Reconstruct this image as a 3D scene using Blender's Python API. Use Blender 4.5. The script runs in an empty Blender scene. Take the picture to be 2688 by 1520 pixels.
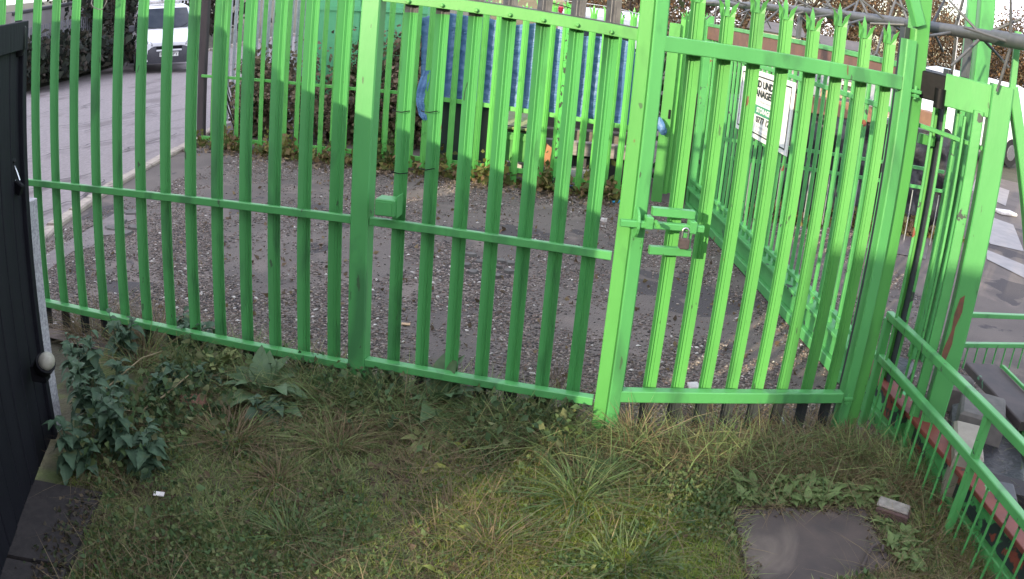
import bpy, bmesh, math, random
import numpy as np
from mathutils import Vector, Matrix
random.seed(7); RNG=np.random.default_rng(11)
sc=bpy.context.scene; col=sc.collection
R_=math.radians

# ------------------------------------------------------------------ camera (wide CCTV lens with real barrel distortion)
W_,H_=2688.0,1520.0; F0=1400.0; K1,K3=0.6164,0.0288
CZ=1.87; YAW,PITCH,ROLL=R_(-9.7642),R_(-19.5914),R_(4.9334)
cf=Vector((math.sin(YAW)*math.cos(PITCH),math.cos(YAW)*math.cos(PITCH),math.sin(PITCH)))
cr0=Vector((math.cos(YAW),-math.sin(YAW),0)); cu0=cr0.cross(cf)
cr=cr0*math.cos(ROLL)+cu0*math.sin(ROLL); cu=-cr0*math.sin(ROLL)+cu0*math.cos(ROLL)
cd=bpy.data.cameras.new('camera'); cam=bpy.data.objects.new('camera',cd); col.objects.link(cam); sc.camera=cam
cd.type='PANO'; cd.panorama_type='FISHEYE_LENS_POLYNOMIAL'; cd.sensor_fit='HORIZONTAL'
cd.sensor_width=36.0; cd.sensor_height=36.0*1520/2688
_s=36.0/W_*F0
cd.fisheye_polynomial_k0=0; cd.fisheye_polynomial_k1=-K1/_s; cd.fisheye_polynomial_k2=0
cd.fisheye_polynomial_k3=-K3/_s**3; cd.fisheye_polynomial_k4=0; cd.fisheye_fov=R_(170)
cd.clip_start=0.05; cd.clip_end=2000
M=Matrix((( cr.x,cu.x,-cf.x,0),(cr.y,cu.y,-cf.y,0),(cr.z,cu.z,-cf.z,CZ),(0,0,0,1)))
cam.matrix_world=M

# ------------------------------------------------------------------ sky, sun, exposure
SUN_AZ,SUN_EL=R_(27),R_(15)
w=bpy.data.worlds.new('World'); sc.world=w; w.use_nodes=True
nt=w.node_tree; nt.nodes.clear()
wo=nt.nodes.new('ShaderNodeOutputWorld'); bg=nt.nodes.new('ShaderNodeBackground')
sky=nt.nodes.new('ShaderNodeTexSky'); sky.sky_type='NISHITA'; sky.sun_disc=False
sky.sun_elevation=SUN_EL; sky.sun_rotation=R_(207); sky.dust_density=1.5; sky.air_density=1.0
tc=nt.nodes.new('ShaderNodeTexCoord'); nz=nt.nodes.new('ShaderNodeTexNoise'); nz.inputs['Scale'].default_value=3.0; nz.inputs['Detail'].default_value=6
mp=nt.nodes.new('ShaderNodeMapping'); mp.inputs['Scale'].default_value=(1,1,2.5)
rp=nt.nodes.new('ShaderNodeValToRGB'); rp.color_ramp.elements[0].position=.42; rp.color_ramp.elements[1].position=.60
mx=nt.nodes.new('ShaderNodeMixRGB'); mx.inputs[2].default_value=(8.2,8.0,8.9,1)
nt.links.new(tc.outputs['Generated'],mp.inputs[0]); nt.links.new(mp.outputs[0],nz.inputs['Vector']); nt.links.new(nz.outputs['Fac'],rp.inputs[0])
nt.links.new(rp.outputs[0],mx.inputs[0]); nt.links.new(sky.outputs[0],mx.inputs[1]); nt.links.new(mx.outputs[0],bg.inputs[0])
bg.inputs[1].default_value=0.15; nt.links.new(bg.outputs[0],wo.inputs[0])
sd=bpy.data.lights.new('sun','SUN'); sd.energy=2.4; sd.angle=R_(0.5); sd.color=(1.0,.86,.60)
so=bpy.data.objects.new('sun',sd); col.objects.link(so); so.location=(-20,-40,20)
tosun=Vector((-math.sin(SUN_AZ)*math.cos(SUN_EL),-math.cos(SUN_AZ)*math.cos(SUN_EL),math.sin(SUN_EL)))
so.rotation_euler=tosun.to_track_quat('Z','Y').to_euler()
sc.view_settings.view_transform='Standard'; sc.view_settings.look='None'; sc.view_settings.gamma=1.0
sc.view_settings.use_curve_mapping=False; sc.view_settings.exposure=1.50
sc.render.engine='CYCLES'
sc.cycles.max_bounces=6; sc.cycles.transparent_max_bounces=8

# ------------------------------------------------------------------ survey helpers: where a sight line of the lens meets a plane
def ray(px,py):
    dx,dy=px-W_/2,H_/2-py; r=math.hypot(dx,dy)/F0+1e-12; th=K1*r+K3*r**3
    return (cf*math.cos(th)+(cr*dx+cu*dy)/(r*F0)*math.sin(th))
EYE=Vector((0,0,CZ))
def hgt(x,y):                               # the road falls away gently to the left and back
    a=min(max((-x-4.3)/2.0,0),1); return -0.024*min(max(y-6.0,0),16)*a
def G(px,py,z=None):
    d=ray(px,py); zz=0.0 if z is None else z
    for _ in range(12):
        p=EYE+d*((zz-CZ)/d.z)
        if z is not None: return p
        zz=hgt(p.x,p.y)
    return p
def PY(px,py,Y): d=ray(px,py); return EYE+d*(Y/d.y)
def PV(px,py,a,b,off=0):                    # upright plane through ground points a, b
    a=Vector((a[0],a[1],0)); b=Vector((b[0],b[1],0)); t=(b-a).normalized(); n=Vector((-t.y,t.x,0))
    d=ray(px,py); o=a+n*off-EYE; return EYE+d*(o.dot(n)/d.dot(n))
def HZ(base,px,py):                         # height at which a sight line passes over a ground point
    d=ray(px,py); t=(base[0]*d.x+base[1]*d.y)/(d.x**2+d.y**2); return CZ+d.z*t

# ------------------------------------------------------------------ mesh helpers
class MB:
    def __init__(s): s.v=[]; s.f=[]; s.m=[]; s.sm=[]
    def add(s,vs,fs,mi=0,smooth=False):
        b=len(s.v); s.v+= [tuple(v) for v in vs]
        for f in fs: s.f.append(tuple(b+i for i in f)); s.m.append(mi); s.sm.append(smooth)
        return s
    def box(s,c,sz,rz=0,mi=0,rx=0,ry=0,ch=0):
        mt=Matrix.Translation(Vector(c))@Matrix.Rotation(rz,4,'Z')@Matrix.Rotation(ry,4,'Y')@Matrix.Rotation(rx,4,'X')
        x,y,z=[k/2 for k in sz]
        if ch:
            a=ch; P=[]
            for zz,k in ((-z,a),(-z+a,0),(z-a,0),(z,a)):
                P+=[(-x+k+(a if not k else 0)*0,-y+k,zz),(x-k,-y+k,zz),(x-k,y-k,zz),(-x+k,y-k,zz)]
            F=[(3,2,1,0),(12,13,14,15)]
            for r in range(3):
                for i in range(4): F.append((r*4+i,r*4+(i+1)%4,r*4+4+(i+1)%4,r*4+4+i))
            return s.add([mt@Vector(p) for p in P],F,mi)
        P=[(-x,-y,-z),(x,-y,-z),(x,y,-z),(-x,y,-z),(-x,-y,z),(x,-y,z),(x,y,z),(-x,y,z)]
        return s.add([mt@Vector(p) for p in P],[(3,2,1,0),(4,5,6,7),(0,1,5,4),(1,2,6,5),(2,3,7,6),(3,0,4,7)],mi)
    def prism(s,prof,p0,p1,up=(0,0,1),mi=0,cap=True,smooth=False,side=None):
        p0=Vector(p0); p1=Vector(p1); t=(p1-p0).normalized(); up=Vector(up)
        u=side.normalized() if side is not None else t.cross(up).normalized(); v=u.cross(t) if side is None else t.cross(u)
        n=len(prof); vs=[p+u*a+v*b for p in (p0,p1) for a,b in prof]
        fs=[(i,(i+1)%n,n+(i+1)%n,n+i) for i in range(n)]
        s.add(vs,fs,mi,smooth)
        if cap: s.add(vs,[tuple(range(n-1,-1,-1)),tuple(range(n,2*n))],mi)
        return s
    def beam(s,p0,p1,w,h,up=(0,0,1),mi=0,c=0.004):
        a,b=w/2,h/2; c=min(c,a*.4,b*.4)
        return s.prism([(-a+c,-b),(a-c,-b),(a,-b+c),(a,b-c),(a-c,b),(-a+c,b),(-a,b-c),(-a,-b+c)],p0,p1,up,mi)
    def tube(s,pts,r,n=7,mi=0,cap=True):
        pts=[Vector(p) for p in pts]; rs=r if isinstance(r,(list,tuple)) else [r]*len(pts); vs=[]; pu=None
        for i,p in enumerate(pts):
            t=(pts[min(i+1,len(pts)-1)]-pts[max(i-1,0)]).normalized()
            a=Vector((0,0,1)) if abs(t.z)<.9 else Vector((1,0,0))
            u=t.cross(a).normalized() if pu is None else (pu-t*pu.dot(t)).normalized(); pu=u; v=t.cross(u)
            vs+=[p+(u*math.cos(6.28318*k/n)+v*math.sin(6.28318*k/n))*rs[i] for k in range(n)]
        fs=[(i*n+k,i*n+(k+1)%n,i*n+n+(k+1)%n,i*n+n+k) for i in range(len(pts)-1) for k in range(n)]
        s.add(vs,fs,mi,True)
        if cap: s.add(vs,[tuple(range(n-1,-1,-1)),tuple(range(len(vs)-n,len(vs)))],mi)
        return s
    def quad(s,a,b,c,d,mi=0): return s.add([a,b,c,d],[(0,1,2,3)],mi)
    def mesh(s,name,mats,org=(0,0,0)):
        me=bpy.data.meshes.new(name); o=Vector(org)
        me.from_pydata([Vector(v)-o for v in s.v],[],s.f); 
        for m in (mats if isinstance(mats,(list,tuple)) else [mats]): me.materials.append(m)
        if any(s.m): me.polygons.foreach_set('material_index',s.m)
        if any(s.sm): me.polygons.foreach_set('use_smooth',s.sm)
        bm=bmesh.new(); bm.from_mesh(me); bmesh.ops.recalc_face_normals(bm,faces=bm.faces); bm.to_mesh(me); bm.free()
        me.update(); return me
    def build(s,name,mats,parent=None,org=None,at=None):
        ro=root_loc(parent) if parent else Vector((0,0,0))
        if at is not None: me=s.mesh(name,mats); return place(me,name,parent,at)
        if org is None and parent is None:
            a=np.array(s.v); org=((a[:,0].min()+a[:,0].max())/2,(a[:,1].min()+a[:,1].max())/2,a[:,2].min())
        o=bpy.data.objects.new(name,s.mesh(name,mats,ro if parent else org)); col.objects.link(o)
        if parent: o.parent=parent
        else: o.location=org
        return o
def root_loc(o):
    p=Vector((0,0,0))
    while o is not None: p+=o.location; o=o.parent
    return p
def place(me,name,parent,loc,rz=0,sc_=1,rot=None):
    o=bpy.data.objects.new(name,me); col.objects.link(o)
    if parent: o.parent=parent; o.location=Vector(loc)-root_loc(parent)
    else: o.location=loc
    o.rotation_euler=rot if rot is not None else (0,0,rz); o.scale=(sc_,)*3 if not isinstance(sc_,tuple) else sc_
    return o
def tag(o,label=None,cat=None,group=None,kind=None):
    if label: o['label']=label
    if cat: o['category']=cat
    if group: o['group']=group
    if kind: o['kind']=kind
    return o
def thing(name,loc,label,cat,group=None):
    o=bpy.data.objects.new(name,None); col.objects.link(o); o.location=loc; o.empty_display_size=.1
    return tag(o,label,cat,group)
def npmesh(name,V,F,mats,C=None,parent=None,smooth=False):
    V=np.asarray(V,dtype=np.float32); F=np.asarray(F,dtype=np.int32); k=F.shape[1]
    me=bpy.data.meshes.new(name); me.vertices.add(len(V)); me.vertices.foreach_set('co',V.ravel())
    me.loops.add(F.size); me.loops.foreach_set('vertex_index',F.ravel())
    me.polygons.add(len(F)); me.polygons.foreach_set('loop_start',np.arange(0,F.size,k,dtype=np.int32))
    if smooth: me.polygons.foreach_set('use_smooth',np.ones(len(F),dtype=bool))
    me.update(calc_edges=True)
    if C is not None:
        a=me.color_attributes.new('tint','FLOAT_COLOR','POINT')
        C=np.concatenate([np.asarray(C,dtype=np.float32),np.ones((len(V),1),np.float32)],1); a.data.foreach_set('color',C.ravel())
    me.materials.append(mats); o=bpy.data.objects.new(name,me); col.objects.link(o)
    if parent: o.parent=parent; o.location=-root_loc(parent)
    return o

# ------------------------------------------------------------------ materials
def mat(name,c1,c2=None,rough=.6,scale=20,bump=.0,bscale=None,metal=0,spec=.5,detail=6,lo=.35,hi=.65,stretch=None,peel=None,attr=False,trans=0,coat=0,stain=None,trl=0):
    m=bpy.data.materials.new(name); m.use_nodes=True; n=m.node_tree.nodes; L=m.node_tree.links; b=n['Principled BSDF']
    b.inputs['Roughness'].default_value=rough; b.inputs['Metallic'].default_value=metal; b.inputs['Specular IOR Level'].default_value=spec
    if coat: b.inputs['Coat Weight'].default_value=coat
    t=n.new('ShaderNodeTexCoord'); mpn=n.new('ShaderNodeMapping'); L.new(t.outputs['Object'],mpn.inputs[0])
    oi=n.new('ShaderNodeObjectInfo'); mu=n.new('ShaderNodeMath'); mu.operation='MULTIPLY'; mu.inputs[1].default_value=41.0; L.new(oi.outputs['Random'],mu.inputs[0]); L.new(mu.outputs[0],mpn.inputs['Location'])
    if stretch: mpn.inputs['Scale'].default_value=stretch
    def noise(s,d=detail,dist=0):
        q=n.new('ShaderNodeTexNoise'); q.inputs['Scale'].default_value=s; q.inputs['Detail'].default_value=d; q.inputs['Distortion'].default_value=dist; L.new(mpn.outputs[0],q.inputs['Vector']); return q
    def ramp(src,a,bb):
        r=n.new('ShaderNodeValToRGB'); r.color_ramp.elements[0].position=a; r.color_ramp.elements[1].position=bb; L.new(src,r.inputs[0]); return r.outputs[0]
    def mix(f,a,bb,mode='MIX'):
        x=n.new('ShaderNodeMixRGB'); x.blend_type=mode
        for i,s in ((0,f),(1,a),(2,bb)):
            if isinstance(s,(int,float)): x.inputs[i].default_value=s
            elif isinstance(s,tuple): x.inputs[i].default_value=(*s,1)
            else: L.new(s,x.inputs[i])
        return x.outputs[0]
    c2=c2 or tuple(k*.8 for k in c1)
    base=mix(ramp(noise(scale).outputs['Fac'],lo,hi),c1,c2)
    if attr:
        at=n.new('ShaderNodeVertexColor'); at.layer_name='tint'; base=mix(1.0,base,at.outputs['Color'],'MULTIPLY')
    if stain: base=mix(ramp(noise(stain[1],8,.5).outputs['Fac'],stain[2],stain[2]+.12),base,stain[0])
    if peel:
        for (pc,ps,th) in peel: base=mix(ramp(noise(ps,8,.4).outputs['Fac'],th,th+.015),base,pc)
    L.new(base,b.inputs['Base Color'])
    if bump:
        bn=n.new('ShaderNodeBump'); bn.inputs['Strength'].default_value=1; bn.inputs['Distance'].default_value=bump
        L.new(noise(bscale or scale*3,8).outputs['Fac'],bn.inputs['Height']); L.new(bn.outputs[0],b.inputs['Normal'])
    if trl:
        tb=n.new('ShaderNodeBsdfTranslucent'); ms=n.new('ShaderNodeMixShader'); ms.inputs[0].default_value=trl; L.new(base,tb.inputs[0]); L.new(b.outputs[0],ms.inputs[1]); L.new(tb.outputs[0],ms.inputs[2]); L.new(ms.outputs[0],n['Material Output'].inputs[0])
    if trans: b.inputs['Transmission Weight'].default_value=trans
    return m
GREEN=mat('green_gloss_paint',(.070,.285,.085),(.080,.32,.095),rough=.42,scale=7,bump=.0008,bscale=45,stretch=(1,1,.3),stain=((.050,.19,.065),6,.55),peel=[((.05,.11,.05),30,.69),((.13,.065,.04),18,.725)])
GREEN_B=mat('bright_green_paint',(.074,.285,.064),(.085,.32,.072),rough=.45,scale=7,bump=.0008,bscale=45,stretch=(1,1,.3),stain=((.058,.22,.055),6,.57),peel=[((.05,.13,.05),30,.69),((.14,.07,.04),18,.73)])
GREEN_W=mat('weathered_green_paint',(.065,.28,.08),(.08,.33,.095),rough=.5,scale=6,bump=.001,bscale=40,peel=[((.035,.05,.045),14,.66),((.20,.055,.035),6,.70)])
PEEL=mat('peeling_green_paint',(.06,.29,.085),(.07,.32,.095),rough=.55,scale=8,bump=.0015,bscale=50,peel=[((.022,.035,.035),5,.50),((.035,.32,.09),9,.62),((.21,.05,.035),5,.60)])
PEEL_RED=mat('red_oxide_primer',(.20,.05,.035),(.15,.04,.03),rough=.65,scale=12,bump=.001,peel=[((.05,.36,.11),7,.60),((.05,.045,.04),13,.66)])
RUSTBEAM=mat('brown_rust_steel',(.15,.075,.06),(.11,.06,.05),rough=.7,scale=14,bump=.001,stain=((.20,.10,.06),20,.6))
GALV=mat('weathered_galvanised_steel',(.17,.17,.18),(.12,.12,.13),rough=.5,scale=30,metal=.3)
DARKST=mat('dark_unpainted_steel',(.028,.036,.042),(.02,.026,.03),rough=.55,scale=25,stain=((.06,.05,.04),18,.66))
BLACKM=mat('black_metal',(.006,.006,.008),(.010,.010,.012),rough=.5,scale=40,spec=.15)
BLACKW=mat('black_painted_timber',(.0042,.0045,.0085),(.0075,.0075,.012),spec=.25,rough=.7,scale=14,bump=.0015,bscale=60,stretch=(1,1,.12))
PEBBLE=mat('pebbledash_render',(.42,.42,.44),(.25,.25,.27),rough=.9,scale=90,bump=.004,bscale=140,stain=((.20,.19,.18),4,.6))
CONC=mat('grey_concrete',(.13,.122,.115),(.09,.085,.082),rough=.85,scale=18,bump=.002,bscale=80,stain=((.12,.11,.10),5,.6))
CONC_L=mat('pale_concrete',(.30,.27,.225),(.23,.205,.175),rough=.85,scale=14,bump=.002,stain=((.28,.22,.17),4,.6))
SLABM=mat('old_concrete_slab',(.074,.056,.050),(.046,.036,.036),rough=.8,scale=7,bump=.0012,bscale=120,stain=((.125,.10,.085),3,.54))
PLINTH=mat('dark_damp_concrete',(.036,.030,.029),(.022,.019,.019),rough=.9,scale=30,bump=.003,bscale=120)
YARD=mat('old_tarmac_yard',(.135,.114,.103),(.094,.079,.074),rough=.9,scale=1.6,bump=.006,bscale=90,detail=14,stain=((.165,.135,.12),2.4,.55),peel=[((.06,.052,.054),1.3,.60)])
ROADM=mat('worn_asphalt_road',(.275,.24,.24),(.20,.172,.175),rough=.85,scale=26,bump=.004,bscale=120,detail=12,stretch=(1.6,.55,1),stain=((.155,.13,.13),1.3,.56))
SOIL=mat('dark_lawn_soil',(.10,.095,.05),(.07,.065,.04),rough=.95,scale=9,bump=.01,bscale=60,stain=((.09,.12,.035),4,.48))
GROUNDM=mat('rough_ground',(.085,.08,.055),(.06,.06,.04),rough=.95,scale=2,bump=.02,bscale=30)
STONE=mat('gravel_stone',(1,1,1),(.8,.8,.8),rough=.85,scale=60,attr=True)
KERBM=mat('worn_kerb_concrete',(.42,.36,.30),(.32,.27,.235),rough=.85,scale=12,bump=.003,bscale=70,stain=((.15,.13,.11),6,.58))
BLADE=mat('grass_blade',(1,1,1),(.85,.85,.8),rough=.6,scale=8,attr=True,spec=.3,trl=.35)
LEAFM=mat('weed_leaf',(.10,.165,.072),(.070,.125,.058),rough=.5,scale=25,bump=.001,bscale=50,spec=.35,trl=.2)
NETTLE=mat('nettle_leaf',(.080,.138,.080),(.050,.095,.058),rough=.6,scale=22,bump=.002,bscale=90,spec=.25,trl=.2,stain=((.13,.16,.07),12,.62))
LEAFS=mat('dandelion_leaf',(.15,.215,.075),(.11,.165,.06),rough=.55,scale=18,spec=.3,trl=.25)
LEAFY=mat('yellowing_leaf',(.24,.25,.05),(.14,.18,.045),rough=.55,scale=18,spec=.3)
LEAFP=mat('pale_green_leaf',(.25,.28,.11),(.19,.23,.085),rough=.55,scale=18,spec=.3)
LEAFT=mat('tinted_leaf',(1,1,1),(.8,.8,.75),rough=.6,scale=3,attr=True,spec=.25,trl=.3)
STEMM=mat('dry_stem',(.30,.25,.15),(.22,.18,.10),rough=.8,scale=20)
TARPM=mat('blue_tarpaulin',(.062,.158,.335),(.085,.195,.375),rough=.42,scale=5,bump=.010,bscale=22,stretch=(1,1,2.6),spec=.6)
WHITEV=mat('white_vehicle_paint',(.78,.78,.80),(.72,.72,.75),rough=.25,scale=3,coat=.6)
GLASS=mat('dark_vehicle_glass',(.03,.035,.045),(.05,.055,.065),rough=.06,scale=4,spec=.8)
RUBBER=mat('dark_grey_plastic',(.055,.055,.065),(.04,.04,.05),rough=.55,scale=30)
TYRE=mat('tyre_rubber',(.012,.012,.012),rough=.8)
LAMPG=mat('headlamp_glass',(.45,.45,.47),(.25,.25,.27),rough=.1,scale=30,spec=.8)
PLATE=mat('white_plate',(.75,.75,.72),rough=.4)
INK=mat('black_ink',(.012,.012,.02),rough=.5)
SIGNW=mat('white_sign_board',(.80,.80,.80),(.76,.76,.77),rough=.35,scale=6)
SIGNG=mat('green_sign_band',(.06,.28,.16),rough=.4)
INKG=mat('grey_ink',(.30,.30,.32),rough=.5)
WOOD=mat('weathered_timber',(.20,.165,.14),(.13,.11,.095),rough=.8,scale=9,bump=.002,stretch=(1,1,8))
WOODB=mat('brown_timber',(.26,.15,.09),(.20,.11,.07),rough=.75,scale=9,bump=.002)
WOODO=mat('orange_board',(.42,.20,.09),(.34,.15,.07),rough=.7,scale=6)
WOODT=mat('tan_plywood',(.50,.34,.20),(.42,.28,.17),rough=.7,scale=6)
DARKWOOD=mat('dark_post_timber',(.075,.06,.06),(.05,.042,.045),rough=.8,scale=12,stretch=(1,1,.15),bump=.002)
BLACKP=mat('black_plastic_sheet',(.016,.016,.020),(.03,.03,.036),rough=.45,scale=6,bump=.02,bscale=14)
DKGREEN=mat('dark_green_panel',(.014,.030,.026),(.02,.04,.034),rough=.6,scale=6)
PALEGREEN=mat('pale_green_panel',(.10,.42,.20),(.12,.46,.23),rough=.5,scale=3,stain=((.05,.22,.09),5,.62))
MOSSY=mat('mossy_lid',(.22,.26,.10),(.30,.33,.20),rough=.8,scale=14)
GREYBOX=mat('grey_cabinet',(.36,.38,.42),(.30,.32,.35),rough=.5,scale=6)
WHITEB=mat('white_sacking',(.70,.68,.66),(.52,.48,.46),rough=.7,scale=16,bump=.008,bscale=20)
BLUEP=mat('blue_plastic',(.05,.09,.30),(.10,.14,.36),rough=.4,scale=20)
CYANP=mat('cyan_plastic',(.03,.30,.55),rough=.4)
REDP=mat('red_plastic',(.55,.02,.08),rough=.5)
BRICKM=mat('brown_brick',(.095,.055,.05),(.07,.042,.042),rough=.85,scale=30,bump=.002)
BRICKR=mat('red_brick',(.22,.10,.07),(.16,.075,.055),rough=.85,scale=30,bump=.002)
MORTAR=mat('pale_mortar',(.27,.25,.225),(.18,.165,.15),rough=.9,scale=30,bump=.004)
RUSTB=mat('rusty_iron',(.075,.055,.055),(.05,.038,.038),rough=.8,scale=60,bump=.001)
BARK=mat('tree_bark',(.10,.075,.06),(.07,.055,.045),rough=.9,scale=14,bump=.01)
FARWALL=mat('far_concrete_wall',(.30,.27,.26),(.24,.22,.215),rough=.85,scale=1.5)
ROOFM=mat('grey_roof',(.12,.11,.115),(.09,.085,.09),rough=.8,scale=4)
CREAM=mat('cream_render',(.62,.56,.46),(.55,.50,.42),rough=.85,scale=3)
CHROME=mat('steel_shackle',(.55,.56,.58),rough=.25,metal=.9)
PIPEM=mat('spinner_grey_steel',(.10,.105,.115),(.075,.08,.09),rough=.5,scale=30,metal=.2)
GREEN_SUN=mat('green_paint_sunlit',(.105,.40,.082),(.12,.44,.09),rough=.45,scale=9,stain=((.07,.28,.06),8,.62))  # brighter green for the back fence, sunlight put into its colour
# ================================================================== THE SETTING
def grid_lines(lo,hi,fine_lo,fine_hi,step):
    a=[fine_lo+i*step for i in range(int((fine_hi-fine_lo)/step)+1)]; s=step; x=a[-1]
    while x<hi: s*=1.5; x+=s; a.append(x)
    s=step; x=a[0]
    while x>lo: s*=1.5; x-=s; a.insert(0,x)
    return a
gx=grid_lines(-700,700,-20,12,1.0); gy=grid_lines(-120,900,-8,30,1.0)
b=MB(); vs=[(x,y,hgt(x,y)-0.05) for y in gy for x in gx]; n=len(gx)
b.add(vs,[(j*n+i,j*n+i+1,(j+1)*n+i+1,(j+1)*n+i) for j in range(len(gy)-1) for i in range(n-1)])
tag(b.build('ground',GROUNDM,org=(0,0,0)),kind='structure')

K=[Vector((-3.55,3.55,0)),G(90,635),G(300,490),G(405,432),G(470,402),Vector((-5.75,9.6,0)),Vector((-6.6,12.5,0))]
K=[Vector((k.x,k.y,0)) for k in K]
# yard
b=MB(); poly=[(-3.5,3.30),(5.2,3.30),(16,3.3),(16,15),(-6.6,15)]+[(k.x,k.y) for k in reversed(K[:-1])]
b.add([(x,y,0.0) for x,y in poly],[tuple(range(len(poly)))])
tag(b.build('yard',YARD,org=(0,0,0)),kind='structure')
# road: strips from the kerb line to the far kerb
FK=[G(40,245),G(120,222),G(200,202),G(280,178),G(350,154),Vector((-16.2,27,0)),Vector((-18,40,0))]
FK=[Vector((-11.0,6.0,0))]+FK
b=MB(); V=[];F=[]
near=[Vector((-3.6,2.6,0))]+K[:6]+[Vector((-8.6,27,0)),Vector((-10,40,0))]
def resample(P,m):
    L=[0]
    for a,c in zip(P,P[1:]): L.append(L[-1]+(c-a).length)
    out=[]
    for i in range(m):
        t=L[-1]*i/(m-1); k=max(j for j in range(len(L)) if L[j]<=t+1e-9); k=min(k,len(P)-2)
        out.append(P[k].lerp(P[k+1],(t-L[k])/max(L[k+1]-L[k],1e-9)))
    return out
NA=resample(near,40); FA=resample(FK,40)
for i in range(40):
    for j in range(13):
        p=NA[i].lerp(FA[i],j/12); V.append((p.x,p.y,hgt(p.x,p.y)-0.008-(0.03 if j else .012)))
b.add(V,[(i*13+j,i*13+j+1,(i+1)*13+j+1,(i+1)*13+j) for i in range(39) for j in range(12)])
tag(b.build('road',ROADM,org=(0,0,0)),kind='structure')
# near kerb, stone by stone
KE=thing('kerb',(K[1].x,K[1].y,0),'low worn concrete kerb between the asphalt road and the gravel yard','kerb')
del KE['category']; del KE['label']; KE['kind']='structure'
KP=resample(K[:6],15)
for i in range(14):
    a,c=KP[i],KP[i+1]; t=(c-a).normalized(); g=.006+.012*random.random()
    MB().beam(a+t*g+Vector((0,0,.0+random.uniform(-.012,.008))),c-t*g+Vector((0,0,.0+random.uniform(-.012,.008))),.125,.09,c=.016).build('kerb_stone',KERBM,KE)
FKE=thing('far_kerb',FK[2],'x','y'); del FKE['category']; del FKE['label']; FKE['kind']='structure'
P=resample(FK,22)
for i in range(21):
    a,c=P[i],P[i+1]; t=(c-a).normalized(); up=Vector((0,0,1))
    MB().beam(a+t*.01+up*(hgt(a.x,a.y)+.02),c-t*.01+up*(hgt(c.x,c.y)+.02),.16,.14,c=.02).build('kerb_stone',KERBM,FKE)

# ---- lawn soil
def vn(x,y,s=1.0,k=0):
    return (np.sin(x*3.1*s+1.3+k)*np.cos(y*2.7*s+.4*k)+.6*np.sin(x*7.3*s+y*5.1*s+2.1*k)+.4*np.cos(x*13.7*s-y*11.9*s+k))/2
SLAB=[G(*p) for p in ((1915,1352),(2262,1342),(2345,1500),(1960,1600))]
def lawn_z(x,y):
    return 0.018+0.018*vn(x,y,1.5)+0.008*vn(x,y,5,2)
def inpoly(x,y,P,grow=0.0):
    c=sum(P,Vector())/len(P); Q=[c+(p-c)*(1+grow) for p in P]; r=np.zeros(x.shape,bool)
    for i in range(len(Q)):
        a,d=Q[i],Q[(i+1)%len(Q)]
        cr_=((a.y>y)!=(d.y>y))&(x<(d.x-a.x)*(y-a.y)/((d.y-a.y) or 1e-9)+a.x); r^=cr_
    return r
xs=np.linspace(-2.7,2.6,150); ys=np.linspace(.2,3.95,110); X,Y=np.meshgrid(xs,ys)
edge=3.50+.10*np.clip((X-.0)/1.0,0,2)+.05*vn(X,Y*0,2.2,1)+.03*vn(X,Y*0,6,2)
Zl=lawn_z(X,Y); k=np.clip((edge-Y)/.10,-1,1); Zl=np.where(k<1,Zl*np.clip(k,0,1)-.03*np.clip(-k,0,1)+.0,Zl)
ins=inpoly(X,Y,SLAB,-.02); Zl=np.where(ins,np.minimum(Zl,.004),Zl)
b=MB(); b.add(list(zip(X.ravel(),Y.ravel(),Zl.ravel())),[(j*150+i,j*150+i+1,(j+1)*150+i+1,(j+1)*150+i) for j in range(109) for i in range(149)],smooth=True)
tag(b.build('lawn',SOIL,org=(0,0,0)),kind='structure')

# ---- gravel
def scatter(nm,m,sampler,n,smin,smax,cols,flat=.55,kind='stuff',zf=None):
    oct_=np.array([(1,0,0),(-1,0,0),(0,1,0),(0,-1,0),(0,0,1),(0,0,-1)],float); of=np.array([(0,2,4),(2,1,4),(1,3,4),(3,0,4),(2,0,5),(1,2,5),(3,1,5),(0,3,5)])
    P=sampler(n); n=len(P); s=smin*(smax/smin)**(RNG.random(n)**1.6)
    V=oct_[None]*(s[:,None,None])*RNG.uniform(.65,1.25,(n,6,1)); V[:,:,2]*=flat
    a=RNG.random(n)*6.28; c,si=np.cos(a)[:,None],np.sin(a)[:,None]; vx=V[:,:,0]*1.25; vy=V[:,:,1]; V[:,:,0],V[:,:,1]=vx*c-vy*si,vx*si+vy*c
    tl=RNG.uniform(-.35,.35,(n,1)); V[:,:,2]+=V[:,:,0]*tl
    z=zf(P[:,0],P[:,1]) if zf is not None else np.zeros(n)
    V[:,:,0]+=P[:,0:1]; V[:,:,1]+=P[:,1:2]; V[:,:,2]+=(z+s*flat*.35)[:,None]
    F=(of[None]+6*np.arange(n)[:,None,None]).reshape(-1,3)
    cc=np.array(cols)[RNG.integers(0,len(cols),n)]*RNG.uniform(.75,1.25,(n,1)); C=np.repeat(cc,6,0)
    o=npmesh(nm,V.reshape(-1,3),F,m,C); return tag(o,kind=kind)
def yard_pts(n):
    P=[]
    while len(P)<n:
        y=3.42+ (RNG.random(4*n)**1.6)*4.9; x=RNG.uniform(-4.6,2.2,4*n)
        dens=np.clip(.22+1.15*vn(x,y,.8,3)+1.1*np.exp(-(y-3.4)*1.1)+.55*np.exp(-((y-8)/.5)**2),.05,1)
        kl=np.interp(y,[k.y for k in K[:6]],[k.x for k in K[:6]])
        ok=(RNG.random(4*n)<dens)&(x>kl+.06); P+=list(zip(x[ok],y[ok]))
    return np.array(P[:n])
GC=[(.15,.118,.10),(.20,.163,.142),(.095,.08,.075),(.25,.207,.18),(.135,.11,.10),(.31,.265,.23),(.185,.13,.105),(.072,.063,.061)]
scatter('gravel',STONE,yard_pts,125000,.0046,.0135,GC)
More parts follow.
